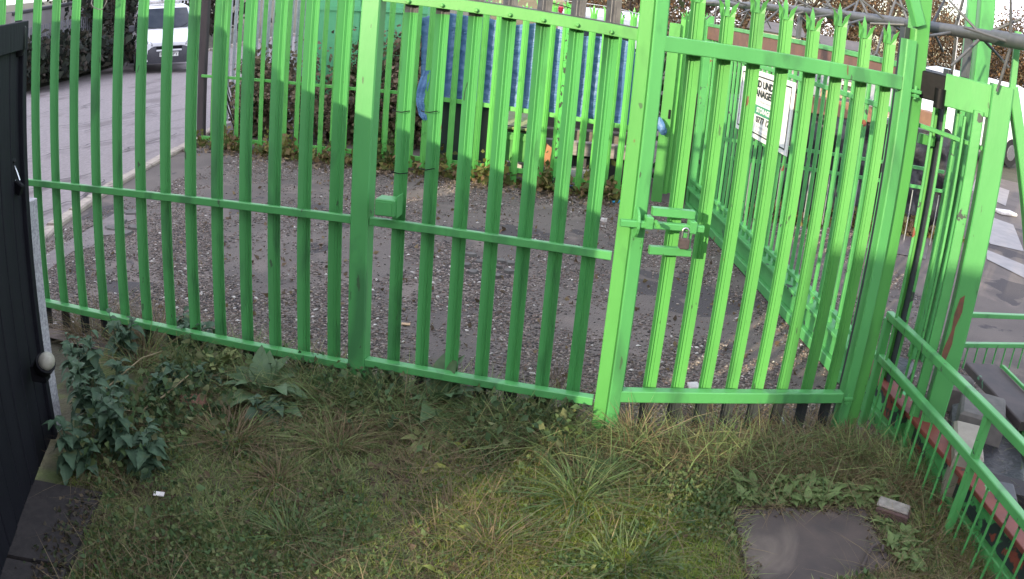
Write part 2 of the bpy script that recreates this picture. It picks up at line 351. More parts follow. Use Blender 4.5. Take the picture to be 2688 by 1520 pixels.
scatter('pale_pebbles',STONE,yard_pts,2600,.006,.017,[(.50,.47,.44),(.38,.35,.33),(.60,.57,.53)])
# broken concrete lumps by the kerb and in the middle of the yard
def frag(px,py,s,m):
    p=G(px,py); b=MB(); n=random.choice((5,6,7)); a0=random.random()*6; pr=[(s*random.uniform(.7,1.2)*math.cos(a0+6.283*i/n),s*random.uniform(.6,1.0)*math.sin(a0+6.283*i/n)) for i in range(n)]
    vs=[(p.x+x,p.y+y,p.z-.005) for x,y in pr]+[(p.x+x*.88,p.y+y*.88,p.z+.016+random.uniform(0,.01)) for x,y in pr]
    b.add(vs,[(i,(i+1)%n,n+(i+1)%n,n+i) for i in range(n)]+[tuple(range(n,2*n))]); return b.build('concrete_fragment',m)
YP=[(72,700),(120,668),(210,615),(300,560),(352,548),(356,575),(322,585),(330,612),(270,618),(240,648),(190,660),(150,690),(95,735)]
b=MB(); b.add([G(x,y,.006) for x,y in YP],[tuple(range(len(YP)))]); tag(b.build('broken_tarmac',mat('broken_tarmac_edge',(.20,.175,.17),(.15,.13,.13),rough=.9,scale=12,bump=.003,bscale=70)),kind='structure')
CF=[(1235,672),(1262,690),(1290,680),(1315,688),(1278,706),(1308,704),(1340,694),(1336,716),(1240,718),(1302,728),(1270,735),(1225,700),(1370,705)]
for p in CF: tag(frag(p[0],p[1],.050*random.uniform(.75,1.15),CONC),'small cracked pale concrete piece lying in the patch mid yard','concrete piece','broken concrete pieces in the yard')
for p in [(345,560),(318,585),(352,600),(328,615),(300,600)]: tag(frag(p[0],p[1],.10*random.uniform(.7,1.1),CONC),'broken tarmac edge plate beside the near kerb','tarmac piece','broken tarmac plates by the kerb')
tag(frag(455,410,.11,WHITEB),'crumpled pale rubbish lying at the end of the kerb','rubbish')
tag(frag(1585,580,.035,WHITEB),'small pale flat stone near the middle gate latch','stone')

# ================================================================== FENCES AND GATES (front line)
D=3.4087; BOT=.02
def W_PROFILE(w,conc=1,th=.003):
    h=w/2; k=[(-1,0),(-.90,.003),(-.38,.0195),(-.27,.018),(0,.0265),(.27,.018),(.38,.0195),(.90,.003),(1,0)]
    f=[(h*a,conc*b_) for a,b_ in k]; return f+[(a,b_-th*1.0) for a,b_ in reversed(f)]
def pale_mesh(name,w,z0,z1,mats,conc=1,breaks=(),spike=False,mid=0):
    """upright rolled pale; conc=+1: trough towards -y. breaks=(z,material index above)"""
    pr=W_PROFILE(w,conc); b=MB(); zs=[z0]+[z for z,_ in breaks if z0<z<z1]+[z1]; m=mid; br=dict(breaks)
    for a,c in zip(zs,zs[1:]):
        if a in br: m=br[a]
        n=len(pr); vs=[(x,y,zz) for zz in (a,c) for x,y in pr]
        b.add(vs,[(i,(i+1)%n,n+(i+1)%n,n+i) for i in range(n)],m)
    n=len(pr); b.add([(x,y,z1) for x,y in pr],[tuple(range(n))],m)
    if spike:      # triple splayed point
        h=w/2
        for x0,x1,tx,ty,tz in ((-h,-h*.36,-h*1.75,-.022*conc,.075),(-h*.36,h*.36,0,.022*conc,.105),(h*.36,h,h*1.45,-.012*conc,.070)):
            y0=.016*conc; b.add([(x0,y0 if abs(x0)<h*.9 else 0,z1),(x1,y0 if abs(x1)<h*.9 else 0,z1),(x1*.95+tx*.2,y0-.004+ty*.5,z1+tz*.62),(x0*.95+tx*.2,y0-.004+ty*.5,z1+tz*.62),(tx,ty+y0*.4,z1+tz),
                   (x0,y0-.004*conc,z1),(x1,y0-.004*conc,z1),(x1*.95+tx*.2,y0-.008+ty*.5,z1+tz*.62),(x0*.95+tx*.2,y0-.008+ty*.5,z1+tz*.62)],[(0,1,2,3),(3,2,4),(6,5,8,7),(7,8,4),(0,3,8,5),(1,6,7,2),(3,4,8),(2,7,4)],m)
    return b.mesh(name,mats)
ZL,ZM,ZT=.17,.865,1.781           # rail heights
# --- left panel
fp=thing('palisade_fence',(-2.45,D,0),'green steel palisade panel between the black gate and the square post','fence')
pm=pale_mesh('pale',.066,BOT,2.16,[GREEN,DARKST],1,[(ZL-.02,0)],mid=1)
XL=[-3.4169+.155*i for i in range(-1,14)]
for x in XL: place(pm,'pale',fp,(x+random.uniform(-.003,.003),D,0),rz=random.uniform(-.04,.04))
XP=-1.2685
for nm,z,hh in (('bottom_rail',ZL,.036),('middle_rail',ZM,.036),('top_rail',2.02,.040)):
    zz=z+(.0 if nm!='bottom_rail' else 0)
    MB().beam((-3.72,D-.030,zz),(XP-.045,D-.030,zz),.044 if nm=='bottom_rail' else .024,hh,c=.003).build(nm,GREEN,fp)
# --- square post
tag(MB().beam((XP,D-.012,-.05),(XP,D-.012,2.45),.084,.084,up=(0,1,0),c=.006).build('gate_post',GREEN),'square green box section post carrying the small lock box','post')
# --- middle leaf
A1=R_(.3514); d1=Vector((math.cos(A1),math.sin(A1),0)); n1=Vector((-d1.y,d1.x,0)); P1=Vector((XP,D,0))
def MP(s,z,o=0): return P1+d1*s+n1*o+Vector((0,0,z))
mg=thing('palisade_gate',MP(.6,0),'middle green palisade gate leaf with a bolted top rail and slack wires','gate')
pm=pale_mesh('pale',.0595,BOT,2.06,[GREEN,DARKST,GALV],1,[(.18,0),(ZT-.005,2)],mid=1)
SM=[.0246+.1379*i for i in range(1,8)]
for s in SM: place(pm,'pale',mg,MP(s+random.uniform(-.002,.002),0),rz=A1+random.uniform(-.04,.04))
SE=.0246+8*.1379
def pM(px,py,o=0):
    p=PV(px,py,P1,P1+d1,o)-P1; return p.dot(d1),p.z
s0,z0=pM(1030,-8); s1,z1=pM(1682,92)
MB().beam(MP(.048,z0+.004,-.032),MP(1.098,z1,-.032),.020,.048,c=.002).build('top_rail',GREEN_B,mg)
MB().beam(MP(.048,z0+.030,.012),MP(1.098,z1+.026,.012),.070,.006,c=.001).build('top_rail_flange',DARKST,mg)
bm_=MB().tube([(0,0,0),(0,-.010,0),(0,-.012,0)],[.0085,.0085,.005],8).mesh('bolt',[GREEN_B])
for px,py in ((1073,4),(1161,14),(1251,27),(1339,39),(1427,53),(1516,66),(1605,84)):
    s,z=pM(px,py,-.043); place(bm_,'bolt',mg,MP(s,z,-.042))
for nm,za,zb,w_ in (('bottom_rail',.204,.194,.046),('middle_rail',.868,.855,.024)):
    MB().beam(MP(.044,za,-.030),MP(1.085,zb,-.030),w_,.036,c=.003).build(nm,GREEN,mg)
MB().beam(MP(SE-.005,-.04,-.018),MP(SE-.005,2.3,-.018),.058,.060,up=n1,c=.005).build('stile',GREEN_B,mg)
# lock box
s,z=pM(1018,540,-.07)
lb=MB().box(MP(s,z,-.075),(.085,.075,.073),A1,ch=.004).build('lock_box',GREEN,mg)
MB().box(MP(s-.004,z-.003,-.1145),(.070,.004,.056),A1).build('cover_plate',GREEN,lb)
MB().box(MP(s+.045,z+.001,-.050),(.005,.075,.092),A1).build('side_plate',GREEN,lb)
for px,py,sx in ((1051,293,1),(1125,294,2),(1049,455,1),(1117,445,2)):
    s,z=pM(px,py,-.01); pts=[MP(s-.034,z+.004,.006),MP(s-.034,z,-.004),MP(s,z-.003,-.005),MP(s+.034,z+.002+.002*sx,-.004),MP(s+.034,z+.004,.006)]
    MB().tube(pts,.0022,5).build('wire_tie',BLACKM,mg)
# --- right leaf
A2=R_(16.6526); d2=Vector((math.cos(A2),math.sin(A2),0)); n2=Vector((-d2.y,d2.x,0)); P2=P1+d1*(.0246+8*.1379)
def RP(s,z,o=0): return P2+d2*s+n2*o+Vector((0,0,z))
def pR(px,py,o=0):
    p=PV(px,py,P2,P2+d2,o)-P2; return p.dot(d2),p.z
def pRP(px,py,o=0): s,z=pR(px,py,o); return RP(s,z,o)
rg=thing('palisade_gate',RP(.6,0),'right green palisade gate leaf with splayed triple spikes and sliding bolt','gate')
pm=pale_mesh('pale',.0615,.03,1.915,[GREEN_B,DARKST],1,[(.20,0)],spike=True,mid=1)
for i in range(1,9): place(pm,'pale',rg,RP(.0699+.132*i,0),rz=A2,sc_=(1,1,1+.012*math.sin(i*2.3)))
SR=1.2085
MB().beam(RP(.062,1.745,-.036),RP(SR-.03,1.742,-.036),.050,.064,c=.004).build('top_rail',GREEN,rg)
MB().beam(RP(.062,.232,-.036),RP(SR-.03,.228,-.036),.050,.054,c=.004).build('bottom_rail',GREEN,rg)
MB().beam(RP(.040,-.02,-.030),RP(.040,2.4,-.030),.056,.060,up=n2,c=.005).build('stile',GREEN,rg)
MB().beam(RP(SR+.002,-.02,-.030),RP(SR+.002,1.945,-.030),.058,.062,up=n2,c=.005).build('stile',GREEN,rg)
# bolt assembly
bs=MB().prism([(-.0,-.0)]*0 or [(-.016,-.016),(.016,-.016),(.016,.016),(-.016,.016)],pRP(1712,553,-.075),pRP(1822,563,-.075)).build('bolt_guard',GREEN,rg)
s0,z0=pR(1704,655,-.075); s1,z1=pR(1812,662,-.075)
MB().beam(RP(s0,z0,-.075),RP(s1,z1,-.075),.03,.034,c=.003).build('lower_bracket',GREEN,rg)
s2,z2=pR(1802,640,-.075); MB().beam(RP(s2,z2-.03,-.075),RP(s2,z2+.045,-.075),.034,.012,up=n2,c=.002).build('bracket_lug',GREEN,rg)
bl=MB().beam(pRP(1628,584,-.105),pRP(1846,601,-.105),.030,.028,c=.004).build('slide_bolt',GREEN,rg)
for px,py in ((1702,583),(1816,595)): MB().box(pRP(px,py,-.105),(.030,.045,.052),A2,ch=.004).build('bolt_keeper',GREEN,rg)
MB().tube([pRP(1722,582,-.125),pRP(1728,594,-.185)],.0085,10).build('handle_rod',GREEN_B,rg)
p=pRP(1668,582,-.07); b=MB(); n=14
ring=[(.058*math.sin(6.283*i/n)*(1 if math.sin(6.283*i/n)>0 else .35),.062*math.cos(6.283*i/n)) for i in range(n)]
b.prism([(y,z_) for y,z_ in ring],p-d2*.004+Vector((0,0,0)),p+d2*.006); b.build('hasp_plate',GREEN,rg)
for px,py in ((2403,240),(2225,1045)):
    q=pRP(px,py,-.055); MB().box(q,(.05,.03,.016),A2,ch=.002).tube([q+Vector((0,0,-.035)),q+Vector((0,0,.025))],.009,8).box(q-Vector((0,0,.02)),(.03,.022,.012),A2).build('hinge_bolt',GREEN,rg)
# padlock
q=pRP(1800,607,-.128); pk=thing('padlock',q-Vector((0,0,.075)),'old rusty brown padlock hanging from the sliding bolt','padlock')
MB().box(q-Vector((0,0,.052)),(.040,.022,.046),A2,ch=.005).build('body',RUSTB,pk)
MB().tube([q+d2*.013+Vector((0,0,-.03))]+[q+d2*(.013*math.cos(a))+Vector((0,0,.0+.013*math.sin(a))) for a in np.linspace(0,3.1416,7)]+[q-d2*.013+Vector((0,0,-.03))],.0042,7).build('shackle',CHROME,pk)
# hinge post and its brace
HP=RP(1.290,0,.02); tag(MB().beam(HP-Vector((0,0,.05)),HP+Vector((0,0,2.6)),.082,.085,up=n2,c=.006).build('hinge_post',GREEN_B),'tall green hinge post right of the spiked gate','post')
a=PV(2412,66,HP,HP+d2,-.05); c_=PV(2376,-70,HP,HP+d2,-.05)
tag(MB().beam(a,c_,.055,.05,up=n2,c=.004).build('brace',GREEN),'short slanting green brace at the top of the hinge post','brace')
tag(MB().beam(HP-d2*.058+n2*.03-Vector((0,0,.05)),HP-d2*.058+n2*.03+Vector((0,0,2.0)),.03,.05,up=n2,c=.002).build('gate_stop',DARKST),'narrow dark steel stop strip between gate stile and hinge post','strip')
# two narrow lime pales just behind the hinge post
lp=thing('palisade_strip',HP+d2*.12+n2*.1,'narrow palisade strip squeezed between hinge post and sliding gate frame','fence')
pm=pale_mesh('pale',.052,BOT,1.80,[GREEN_B,DARKST],1)
for px in (2428,): 
    for k_,py in ((0,520),):
        q=PV(px,py,HP+n2*.12,HP+d2+n2*.12); place(pm,'pale',lp,(q.x,q.y,0),rz=A2)
q0=PV(2412,362,HP+n2*.10,HP+d2+n2*.10); q1=PV(2452,372,HP+n2*.10,HP+d2+n2*.10)
MB().beam(q0,q1,.02,.05,c=.003).build('rail',GREEN_B,lp)
MB().beam(Vector((q1.x+.02,q1.y,-.03)),Vector((q1.x+.02,q1.y,1.85)),.016,.05,up=n2,c=.002).build('edge_strip',DARKST,lp)
# ================================================================== BACK FENCE
BA,BB,BC=Vector((-5.45,8.80,0)),Vector((-3.1,8.25,0)),Vector((-.30,8.16,0))
def BP(px,py,off=0):
    a=PV(px,py,BA,BB,off); c=PV(px,py,BB,BC,off)
    return a if a.x<BB.x else c
pmL=pale_mesh('pale',.064,.02,2.02,[GREEN_SUN],-1)
pmR=pale_mesh('pale',.064,.02,1.77,[GREEN_SUN],-1,spike=True)
bfl=thing('palisade_fence',((BA+BB)/2),'bright sunlit palisade fence section across the yard left of the tarp','fence')
bfr=thing('palisade_fence',((BB+BC)/2),'back palisade fence section with the blue tarp hung behind its pales','fence')
TH1=math.atan2((BB-BA).y,(BB-BA).x); TH2=math.atan2((BC-BB).y,(BC-BB).x)
for k in range(14):
    px=561+31.7*k; p=BP(px,205+(px-537)*.075)
    r=random.uniform(-.03,.03)
    place(pmL,'pale',bfl if p.x<BB.x else bfr,(p.x,p.y,random.uniform(-.03,.0)),rz=(TH1 if p.x<BB.x else TH2)+r)
for k in range(-1,19):
    px=1011+34.75*k; p=BP(px,330); place(pmR,'pale',bfr,(p.x,p.y,random.uniform(-.05,.03)),rz=TH2+random.uniform(-.05,.05))
p=BP(1465,330); 
MB().beam((p.x+.03,p.y-.06,0),(p.x+.03,p.y-.06,1.85),.055,.05,up=(0,1,0),c=.008).build('post',mat('mossy_flaking_green',(.09,.42,.08),(.06,.36,.07),rough=.8,scale=30,peel=[((.03,.05,.03),26,.58)],bump=.004),bfr)
o=Vector((0,0,0))
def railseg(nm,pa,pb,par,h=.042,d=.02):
    MB().beam(pa,pb,d,h,c=.003).build(nm,GREEN_SUN,par)
q=lambda px,py,off=.03: BP(px,py,off)
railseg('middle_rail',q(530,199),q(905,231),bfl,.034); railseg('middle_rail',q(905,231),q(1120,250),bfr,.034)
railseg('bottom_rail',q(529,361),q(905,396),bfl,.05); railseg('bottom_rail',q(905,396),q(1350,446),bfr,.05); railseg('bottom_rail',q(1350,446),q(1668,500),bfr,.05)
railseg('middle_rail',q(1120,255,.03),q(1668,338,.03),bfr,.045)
tag(MB().beam((G(528,376).x,G(528,376).y,0),(G(528,376).x,G(528,376).y,2.3),.10,.08,up=(0,1,0),c=.008).build('fence_post',DARKWOOD),'weathered dark timber post at the left end of the back fence','post')
p=G(553,366); tag(MB().box((p.x,p.y+.14,1.15),(.20,.03,2.3),TH1).tube([(p.x+.005,p.y+.05,0),(p.x+.005,p.y+.05,2.3)],.014,8).build('narrow_panel',DKGREEN),'narrow dark green panel with a thin grey pipe beside the timber post','panel')
# corner post with lock slot, and return pales
cp=thing('corner_post',G(1730,528),'flat green corner post with a black lock slot at the back fence end','post')
a=G(1722,528); MB().box((a.x,a.y,.88),(.105,.06,1.80),R_(2),ch=.004).build('upright',GREEN_B,cp)
p=PY(1757,300,a.y-.035); MB().box(p,(.022,.012,.09),0,ch=.003).build('lock_slot',BLACKM,cp)
rf=thing('palisade_fence',(a.x+.2,a.y+.2,0),'short bunch of tight green pales between the corner post and sliding gate','fence')
for i in range(9): place(pmR,'pale',rf,(a.x+.075+.030*i,a.y+.05+.06*i,.06),rz=R_(50))
MB().beam((a.x+.05,a.y+.06,1.5),(a.x+.30,a.y+.52,1.5),.02,.05).build('rail',GREEN_B,rf)
MB().box((a.x+.33,a.y+.60,.9),(.20,.04,1.8),R_(58)).build('end_panel',GREEN_B,rf)
# ---- tarpaulin
top=[(1112,46),(1125,41),(1177,34),(1230,42),(1281,48),(1352,66),(1403,61),(1443,69),(1490,84),(1532,95),(1578,96),(1622,102),(1665,113)]
bot=[(1104,262),(1118,268),(1160,266),(1210,264),(1283,279),(1385,288),(1424,295),(1456,299),(1512,311),(1559,315),(1597,324),(1630,329),(1668,335)]
def interp(P,x): return float(np.interp(x,[a[0] for a in P],[a[1] for a in P]))
NU,NV=150,46; V=[]
for j in range(NV):
    v=j/(NV-1)
    for i in range(NU):
        x=1105+(1667-1105)*i/(NU-1); y=interp(top,x)*(1-v)+interp(bot,x)*v
        p=BP(x,y,.052); s=p.x
        dy=.008*math.sin(s*13+v*1.5)+.006*math.sin(s*29.+v*4)+.005*abs(math.sin(v*13+s*5+1.3*math.sin(s*7)))+.004*abs(math.sin(v*27-s*8+math.sin(s*11)))+.0025*math.sin(v*55+s*17+2*math.sin(s*19))
        dy+= .02*max(0,v-.8)*5*math.sin(s*14)
        V.append((p.x-.02*max(0,v-.55)*max(0,1-i/9),p.y+dy+.012,p.z))
b=MB(); b.add(V,[(j*NU+i,j*NU+i+1,(j+1)*NU+i+1,(j+1)*NU+i) for j in range(NV-1) for i in range(NU-1)],smooth=True)
tp=tag(b.build('tarpaulin',TARPM),'blue tarpaulin stretched behind the pales of the back fence','tarpaulin')
sol=tp.modifiers.new('thickness','SOLIDIFY'); sol.thickness=.003
# its knotted tail and end flap
V=[];NU2,NV2=14,16
lft=[(1110,185),(1099,215),(1093,240),(1092,262),(1096,285),(1100,303),(1112,318)]; rgt=[(1130,185),(1128,215),(1124,235),(1112,262),(1117,285),(1120,300),(1122,314)]
for j in range(NV2):
    t=j/(NV2-1)*6; k=min(int(t),5); f=t-k
    for i in range(NU2):
        u=i/(NU2-1); l=[lft[k][m]*(1-f)+lft[k+1][m]*f for m in (0,1)]; r=[rgt[k][m]*(1-f)+rgt[k+1][m]*f for m in (0,1)]
        p=BP(l[0]*(1-u)+r[0]*u,l[1]*(1-u)+r[1]*u,-.02); V.append((p.x,p.y-.010*math.sin(u*3.14)+.007*math.sin(u*15+j*.5)+.006*math.sin(j*1.3),p.z))
b=MB(); b.add(V,[(j*NU2+i,j*NU2+i+1,(j+1)*NU2+i+1,(j+1)*NU2+i) for j in range(NV2-1) for i in range(NU2-1)],smooth=True)
b.build('gathered_end',TARPM,tp)
b=MB(); V=[]; c=PY(1738,338,a.y-.10)
for j in range(12):
    t=j/11; rr=.058*math.sin(math.pi*(t*.85+.1))**.8*(0.4+.75*t)
    for i in range(14):
        an=6.283*i/14; k=1+.22*math.sin(an*3+j*.8); V.append((c.x-.035+.05*t+rr*k*math.cos(an),c.y+rr*.7*k*math.sin(an),c.z+.11-.17*t))
b.add(V,[(j*14+i,j*14+(i+1)%14,(j+1)*14+(i+1)%14,(j+1)*14+i) for j in range(11) for i in range(14)],smooth=True)
b.add(V,[tuple(range(13,-1,-1)),tuple(range(154,168))])
tag(b.build('tarpaulin_scrap',TARPM),'small bulging scrap of blue tarpaulin poking out at the corner post','tarpaulin')
# ---- things behind the back fence
def pbox(nm,px0,py0,px1,py1,Y,dep,m,label,cat,rz=0,ch=.006,group=None):
    p0,p1=PY(px0,py0,Y),PY(px1,py1,Y); c=(p0+p1)/2
    return tag(MB().box((c.x,c.y+dep/2,c.z),(abs(p1.x-p0.x),dep,abs(p1.z-p0.z)),rz,ch=ch).build(nm,m),label,cat,group)
for x0,x1 in ((1150,1296),):
    o=pbox('dark_board',x0,255,x1,448,8.42,.03,DKGREEN,'dark green board standing behind the fence under the tarp','board')
cb=thing('cabinet',PY(1355,440,8.5),'bright green metal cabinet with a mossy lid behind the back fence','cabinet')
p0,p1=PY(1318,345,8.45),PY(1402,430,8.45)
MB().box(((p0.x+p1.x)/2,8.60,(p0.z+p1.z)/2),(p1.x-p0.x,.3,p0.z-p1.z),0,ch=.006).build('body',GREEN_B,cb)
MB().box(((p0.x+p1.x)/2,8.445,p0.z-.05),(p1.x-p0.x-.02,.012,.05),0,ch=.002).build('name_bar',GREEN_B,cb)
l0=PY(1360,338,8.42); MB().box((l0.x,8.66,l0.z+.05),((p1.x-p0.x)+.06,.42,.03),0,rx=R_(17),ch=.006).build('lid',MOSSY,cb)
MB().box((l0.x,8.60,l0.z-.01),((p1.x-p0.x)-.02,.26,.05)).build('gap',BLACKM,cb)
for px in (1346,): MB().box((PY(px,440,8.5).x,8.5,.08),(.055,.05,.30)).build('foot',GREEN_B,cb)
pbox('white_sack',1308,415,1404,462,8.75,.25,WHITEB,'white sack lying under the green cabinet','sack',ch=.03)
pbox('white_sack',1405,425,1450,452,8.72,.2,WHITEB,'white sack lying beneath the leaning orange board','sack',ch=.03)
pbox('white_sack',1490,442,1560,478,8.80,.2,WHITEB,'large white sack right of the leaning board','sack',ch=.03)
pbox('blue_bag',1420,470,1446,496,8.34,.05,BLUEP,'crumpled blue bag on the ground left of the flaking post','bag',ch=.012)
pbox('blue_bag',1490,484,1512,500,8.34,.05,BLUEP,'small blue bag at the fence foot right of the flaking post','bag',ch=.012)
a0,a1=PY(1405,376,8.9),PY(1680,402,8.9); tag(MB().beam(a0,a1,.22,.15,c=.01).build('plank',mat('grey_bleached_plank',(.34,.31,.31),(.25,.22,.22),rough=.8,scale=8,stretch=(.3,1,4))),'long grey bleached plank across the stack behind the back fence','plank')
a0,a1=PY(1405,346,9.0),PY(1680,366,9.0); tag(MB().beam(a0,a1,.25,.14,c=.012).build('sleeper',WOOD),'brown weathered sleeper resting on the grey plank','sleeper')
a0,a1=PY(1405,312,9.1),PY(1680,336,9.1); tag(MB().beam(a0,a1,.25,.13,c=.012).build('sleeper',WOOD),'topmost brown sleeper of the stack under the tarp edge','sleeper')
a0,a1=PY(1400,440,9.1),PY(1700,470,9.1); tag(MB().beam(a0,a1,.25,.40,c=.02).build('dark_bale',RUBBER),'dark grey bale under the plank behind the back fence','bale')
b=MB(); c=[PY(1432,375,8.62),PY(1448,388,8.60),PY(1448,462,8.55),PY(1434,462,8.55),PY(1424,415,8.58)]; nn=Vector((0,.025,0))
b.add(c+[k+nn for k in c],[(0,1,2,3,4),(9,8,7,6,5)]+[(i,(i+1)%5,5+(i+1)%5,5+i) for i in range(5)]); tag(b.build('leaning_board',WOODO),'orange brown board leaning behind the flaking fence post','board')
p=G(1617,530); tag(MB().box((p.x,p.y-.06,.012),(.07,.04,.02),.5,ch=.006).box((p.x+.03,p.y-.05,.02),(.03,.03,.03),.2,ch=.006).build('litter',CYANP),'bright cyan plastic litter at the foot of the back fence','litter')
# grey palisade, pale green wall and blank green container side beyond the left section
gf=thing('palisade_fence',PY(690,150,10.3).xy.to_3d(),'grey galvanised palisade seen behind the left back fence section','fence')
gm=pale_mesh('pale',.05,0,2.5,[mat('bright_galvanised',(.50,.54,.55),(.36,.40,.42),rough=.4,scale=30,metal=.3)],-1)
x0,x1=PY(575,100,10.3).x,PY(826,100,10.3).x
for i in range(18): place(gm,'pale',gf,(x0+(x1-x0)*i/17,10.3,0),rz=random.uniform(-.1,.1))
MB().beam((x0,10.34,1.9),(x1,10.34,1.9),.02,.05).build('rail',GALV,gf); MB().beam((x0,10.34,.5),(x1,10.34,.5),.02,.05).build('rail',GALV,gf)
gw=thing('container',PY(965,200,9.9).xy.to_3d(),'pale green steel container side overgrown with ivy behind the back fence','container')
x0,x1=PY(832,60,9.9).x,PY(1122,60,9.9).x
for i in range(5):
    xa,xb=x0+(x1-x0)*i/5,x0+(x1-x0)*(i+1)/5; MB().box(((xa+xb)/2,9.95+.012*(i%2),1.35),(xb-xa-.012,.10,2.7),0,ch=.01).build('wall_panel',PALEGREEN,gw)
MB().box(((x0+x1)/2,9.90,1.62),(x1-x0,.03,.07)).build('rib',PALEGREEN,gw); MB().box(((x0+x1)/2,11.1,2.72),(x1-x0,2.5,.05)).build('roof',PALEGREEN,gw)

# ---- foliage clouds (leaf-sized faces spread through a volume)
def leaf_cloud(nm,pts,size,cols,m=LEAFT,parent=None,droop=.5,hi=1.5):
    P=np.asarray(pts); n=len(P); s=size*RNG.uniform(.6,hi,n)
    d=RNG.normal(size=(n,3)); d/=np.linalg.norm(d,axis=1)[:,None]; d[:,2]-=droop*.5
    e=np.cross(d,RNG.normal(size=(n,3))); e/=np.linalg.norm(e,axis=1)[:,None]
    d=d*s[:,None]; e=e*(s*.42)[:,None]; nn=np.cross(d,e); nn/=np.linalg.norm(nn,axis=1)[:,None]+1e-9; lift=nn*(s*.18)[:,None]
    V=np.stack([P-d*.5,P+e*.9-d*.05+lift,P+d*.55,P-e*.9-d*.05+lift],1).reshape(-1,3)
    F=np.array([[0,1,2],[0,2,3]])[None]+4*np.arange(n)[:,None,None]
    C=np.array(cols)[RNG.integers(0,len(cols),n)]*RNG.uniform(.7,1.3,(n,1))
    return npmesh(nm,V,F.reshape(-1,3),m,np.repeat(C,4,0),parent)
def ell(c,r,n,clumps=14,cl=.33,seed=0):
    out=[]; k=n//clumps
    for i in range(clumps):
        while True:
            u=RNG.uniform(-1,1,3)
            if .25<np.linalg.norm(u)<1: break
        cc=np.array(c)+u*np.array(r); out.append(cc+RNG.normal(size=(k,3))*np.array(r)*cl*RNG.uniform(.6,1.15))
    return np.concatenate(out)
IVY=[(.17,.18,.08),(.09,.12,.05),(.27,.21,.135),(.32,.25,.17),(.22,.17,.12),(.13,.115,.08)]
DRY=[(.32,.24,.17),(.24,.18,.13),(.15,.12,.09),(.30,.23,.16),(.11,.095,.075)]
def bush(nm,c,r,n,size,cols,label,cat='bush',clumps=14,cl=.33,group=None,zmin=.0):
    t=thing(nm,(c[0],c[1],max(c[2]-r[2],hgt(c[0],c[1]))),label,cat,group)
    P=ell(c,r,n,clumps,cl); P=P[(P[:,2]>zmin)&((P[:,0]>-5.28)|(c[0]<-5.5))]; leaf_cloud('foliage',P,size,cols,parent=t)
    b=MB()
    for i in range(9):
        a=random.random()*6.28; x=c[0]+.3*r[0]*math.cos(a); y=c[1]+.3*r[1]*math.sin(a); z0=t.location.z-.05
        b.tube([(x,y,z0),(x+.3*r[0]*math.cos(a),y+.3*r[1]*math.sin(a),c[2]),(c[0]+.8*r[0]*math.cos(a),c[1]+.8*r[1]*math.sin(a),c[2]+.6*r[2])],[.014,.009,.004],5)
    tag(b.build('stems',BARK,t),kind='stuff'); return t
x_=lambda px,py,Y:PY(px,py,Y)
p=x_(650,300,9.4); bush('ivy_bush',(p.x,9.55,.40),(.75,.35,.50),5200,.052,IVY,'dry brown ivy bush behind the left end of back fence')
p=x_(790,300,9.3); bush('ivy_bush',(p.x,9.45,.42),(.75,.35,.52),5200,.052,DRY,'withered brown bramble bush between ivy bush and container')
p=x_(960,230,9.3); bush('ivy_bush',(p.x,9.55,.55),(.55,.25,.68),7000,.052,IVY,'ivy climbing the pale green container side')
p=x_(1070,260,9.3); bush('ivy_bush',(p.x,9.5,.5),(.40,.25,.60),3000,.07,DRY,'dead climbing stems at the right end of the green container')
# weeds at the foot of the back fence (nobody could count them)
def fence_foot(n):
    P=[]
    for _ in range(n):
        t=random.random(); px=505+t*1150; base=G(px,392+ (px-540)*.112) if px<1100 else G(px,462+(px-1130)*.135)
        cl=.5+.5*math.sin(px*.045)+.4*math.sin(px*.11+1)
        if random.random()>.30+.5*cl: continue
        P.append((base.x+random.gauss(0,.03),base.y+random.gauss(.06,.09),abs(random.gauss(0,.07*(.5+max(cl,0))))))
    return P
tag(leaf_cloud('fence_foot_weeds',fence_foot(5200),.060,[(.20,.19,.055),(.14,.16,.05),(.26,.20,.09),(.10,.13,.04),(.22,.15,.08)]),kind='stuff')
tag(leaf_cloud('fence_foot_litter',[(p[0],p[1]-.10-abs(random.gauss(0,.12)),.008) for p in fence_foot(2400)],.045,DRY,droop=0),kind='stuff')
p=G(985,440); bush('tall_weed',(p.x,p.y,.22),(.11,.09,.24),520,.05,[(.11,.16,.05),(.15,.19,.06),(.08,.12,.04)],'tall yellow green weed at back fence right of square post','weed',8)

# ================================================================== SLIDING GATE down the right side
S0,S1=Vector((.28,8.0,0)),Vector((1.62,2.7,0)); dS=(S1-S0).normalized(); nS=Vector((-dS.y,dS.x,0))   # nS points to +x
SL=(S1-S0).length
def SP(t,z,o=0): return S0+dS*t+nS*o+Vector((0,0,z))
def pS(px,py,o=0): p=PV(px,py,S0,S1,o)-S0; return p.dot(dS),p.z
sg=thing('sliding_gate',SP(2.4,0),'long green barred sliding gate with peeling bottom channel running away right','gate')
MB().beam(SP(-.1,.045),SP(SL+.7,.045),.10,.07,c=.004).build('bottom_flange',GREEN_W,sg)
MB().beam(SP(-.1,.145,.01),SP(3.75,.145,.01),.05,.13,c=.004).build('channel_web',GREEN_W,sg)
MB().beam(SP(3.752,.145,.01),SP(SL+.7,.145,.01),.05,.13,c=.004).build('channel_web',PEEL,sg)
MB().beam(SP(-.1,.224),SP(3.75,.224),.11,.022,c=.003).build('upper_flange',GREEN_W,sg)
MB().beam(SP(3.752,.224,.0),SP(SL+.7,.224,.0),.11,.024,c=.003).build('upper_flange',PEEL_RED,sg)
MB().beam(SP(-.1,.30),SP(4.0,.30),.045,.03,c=.003).build('lower_rail',GREEN_W,sg)
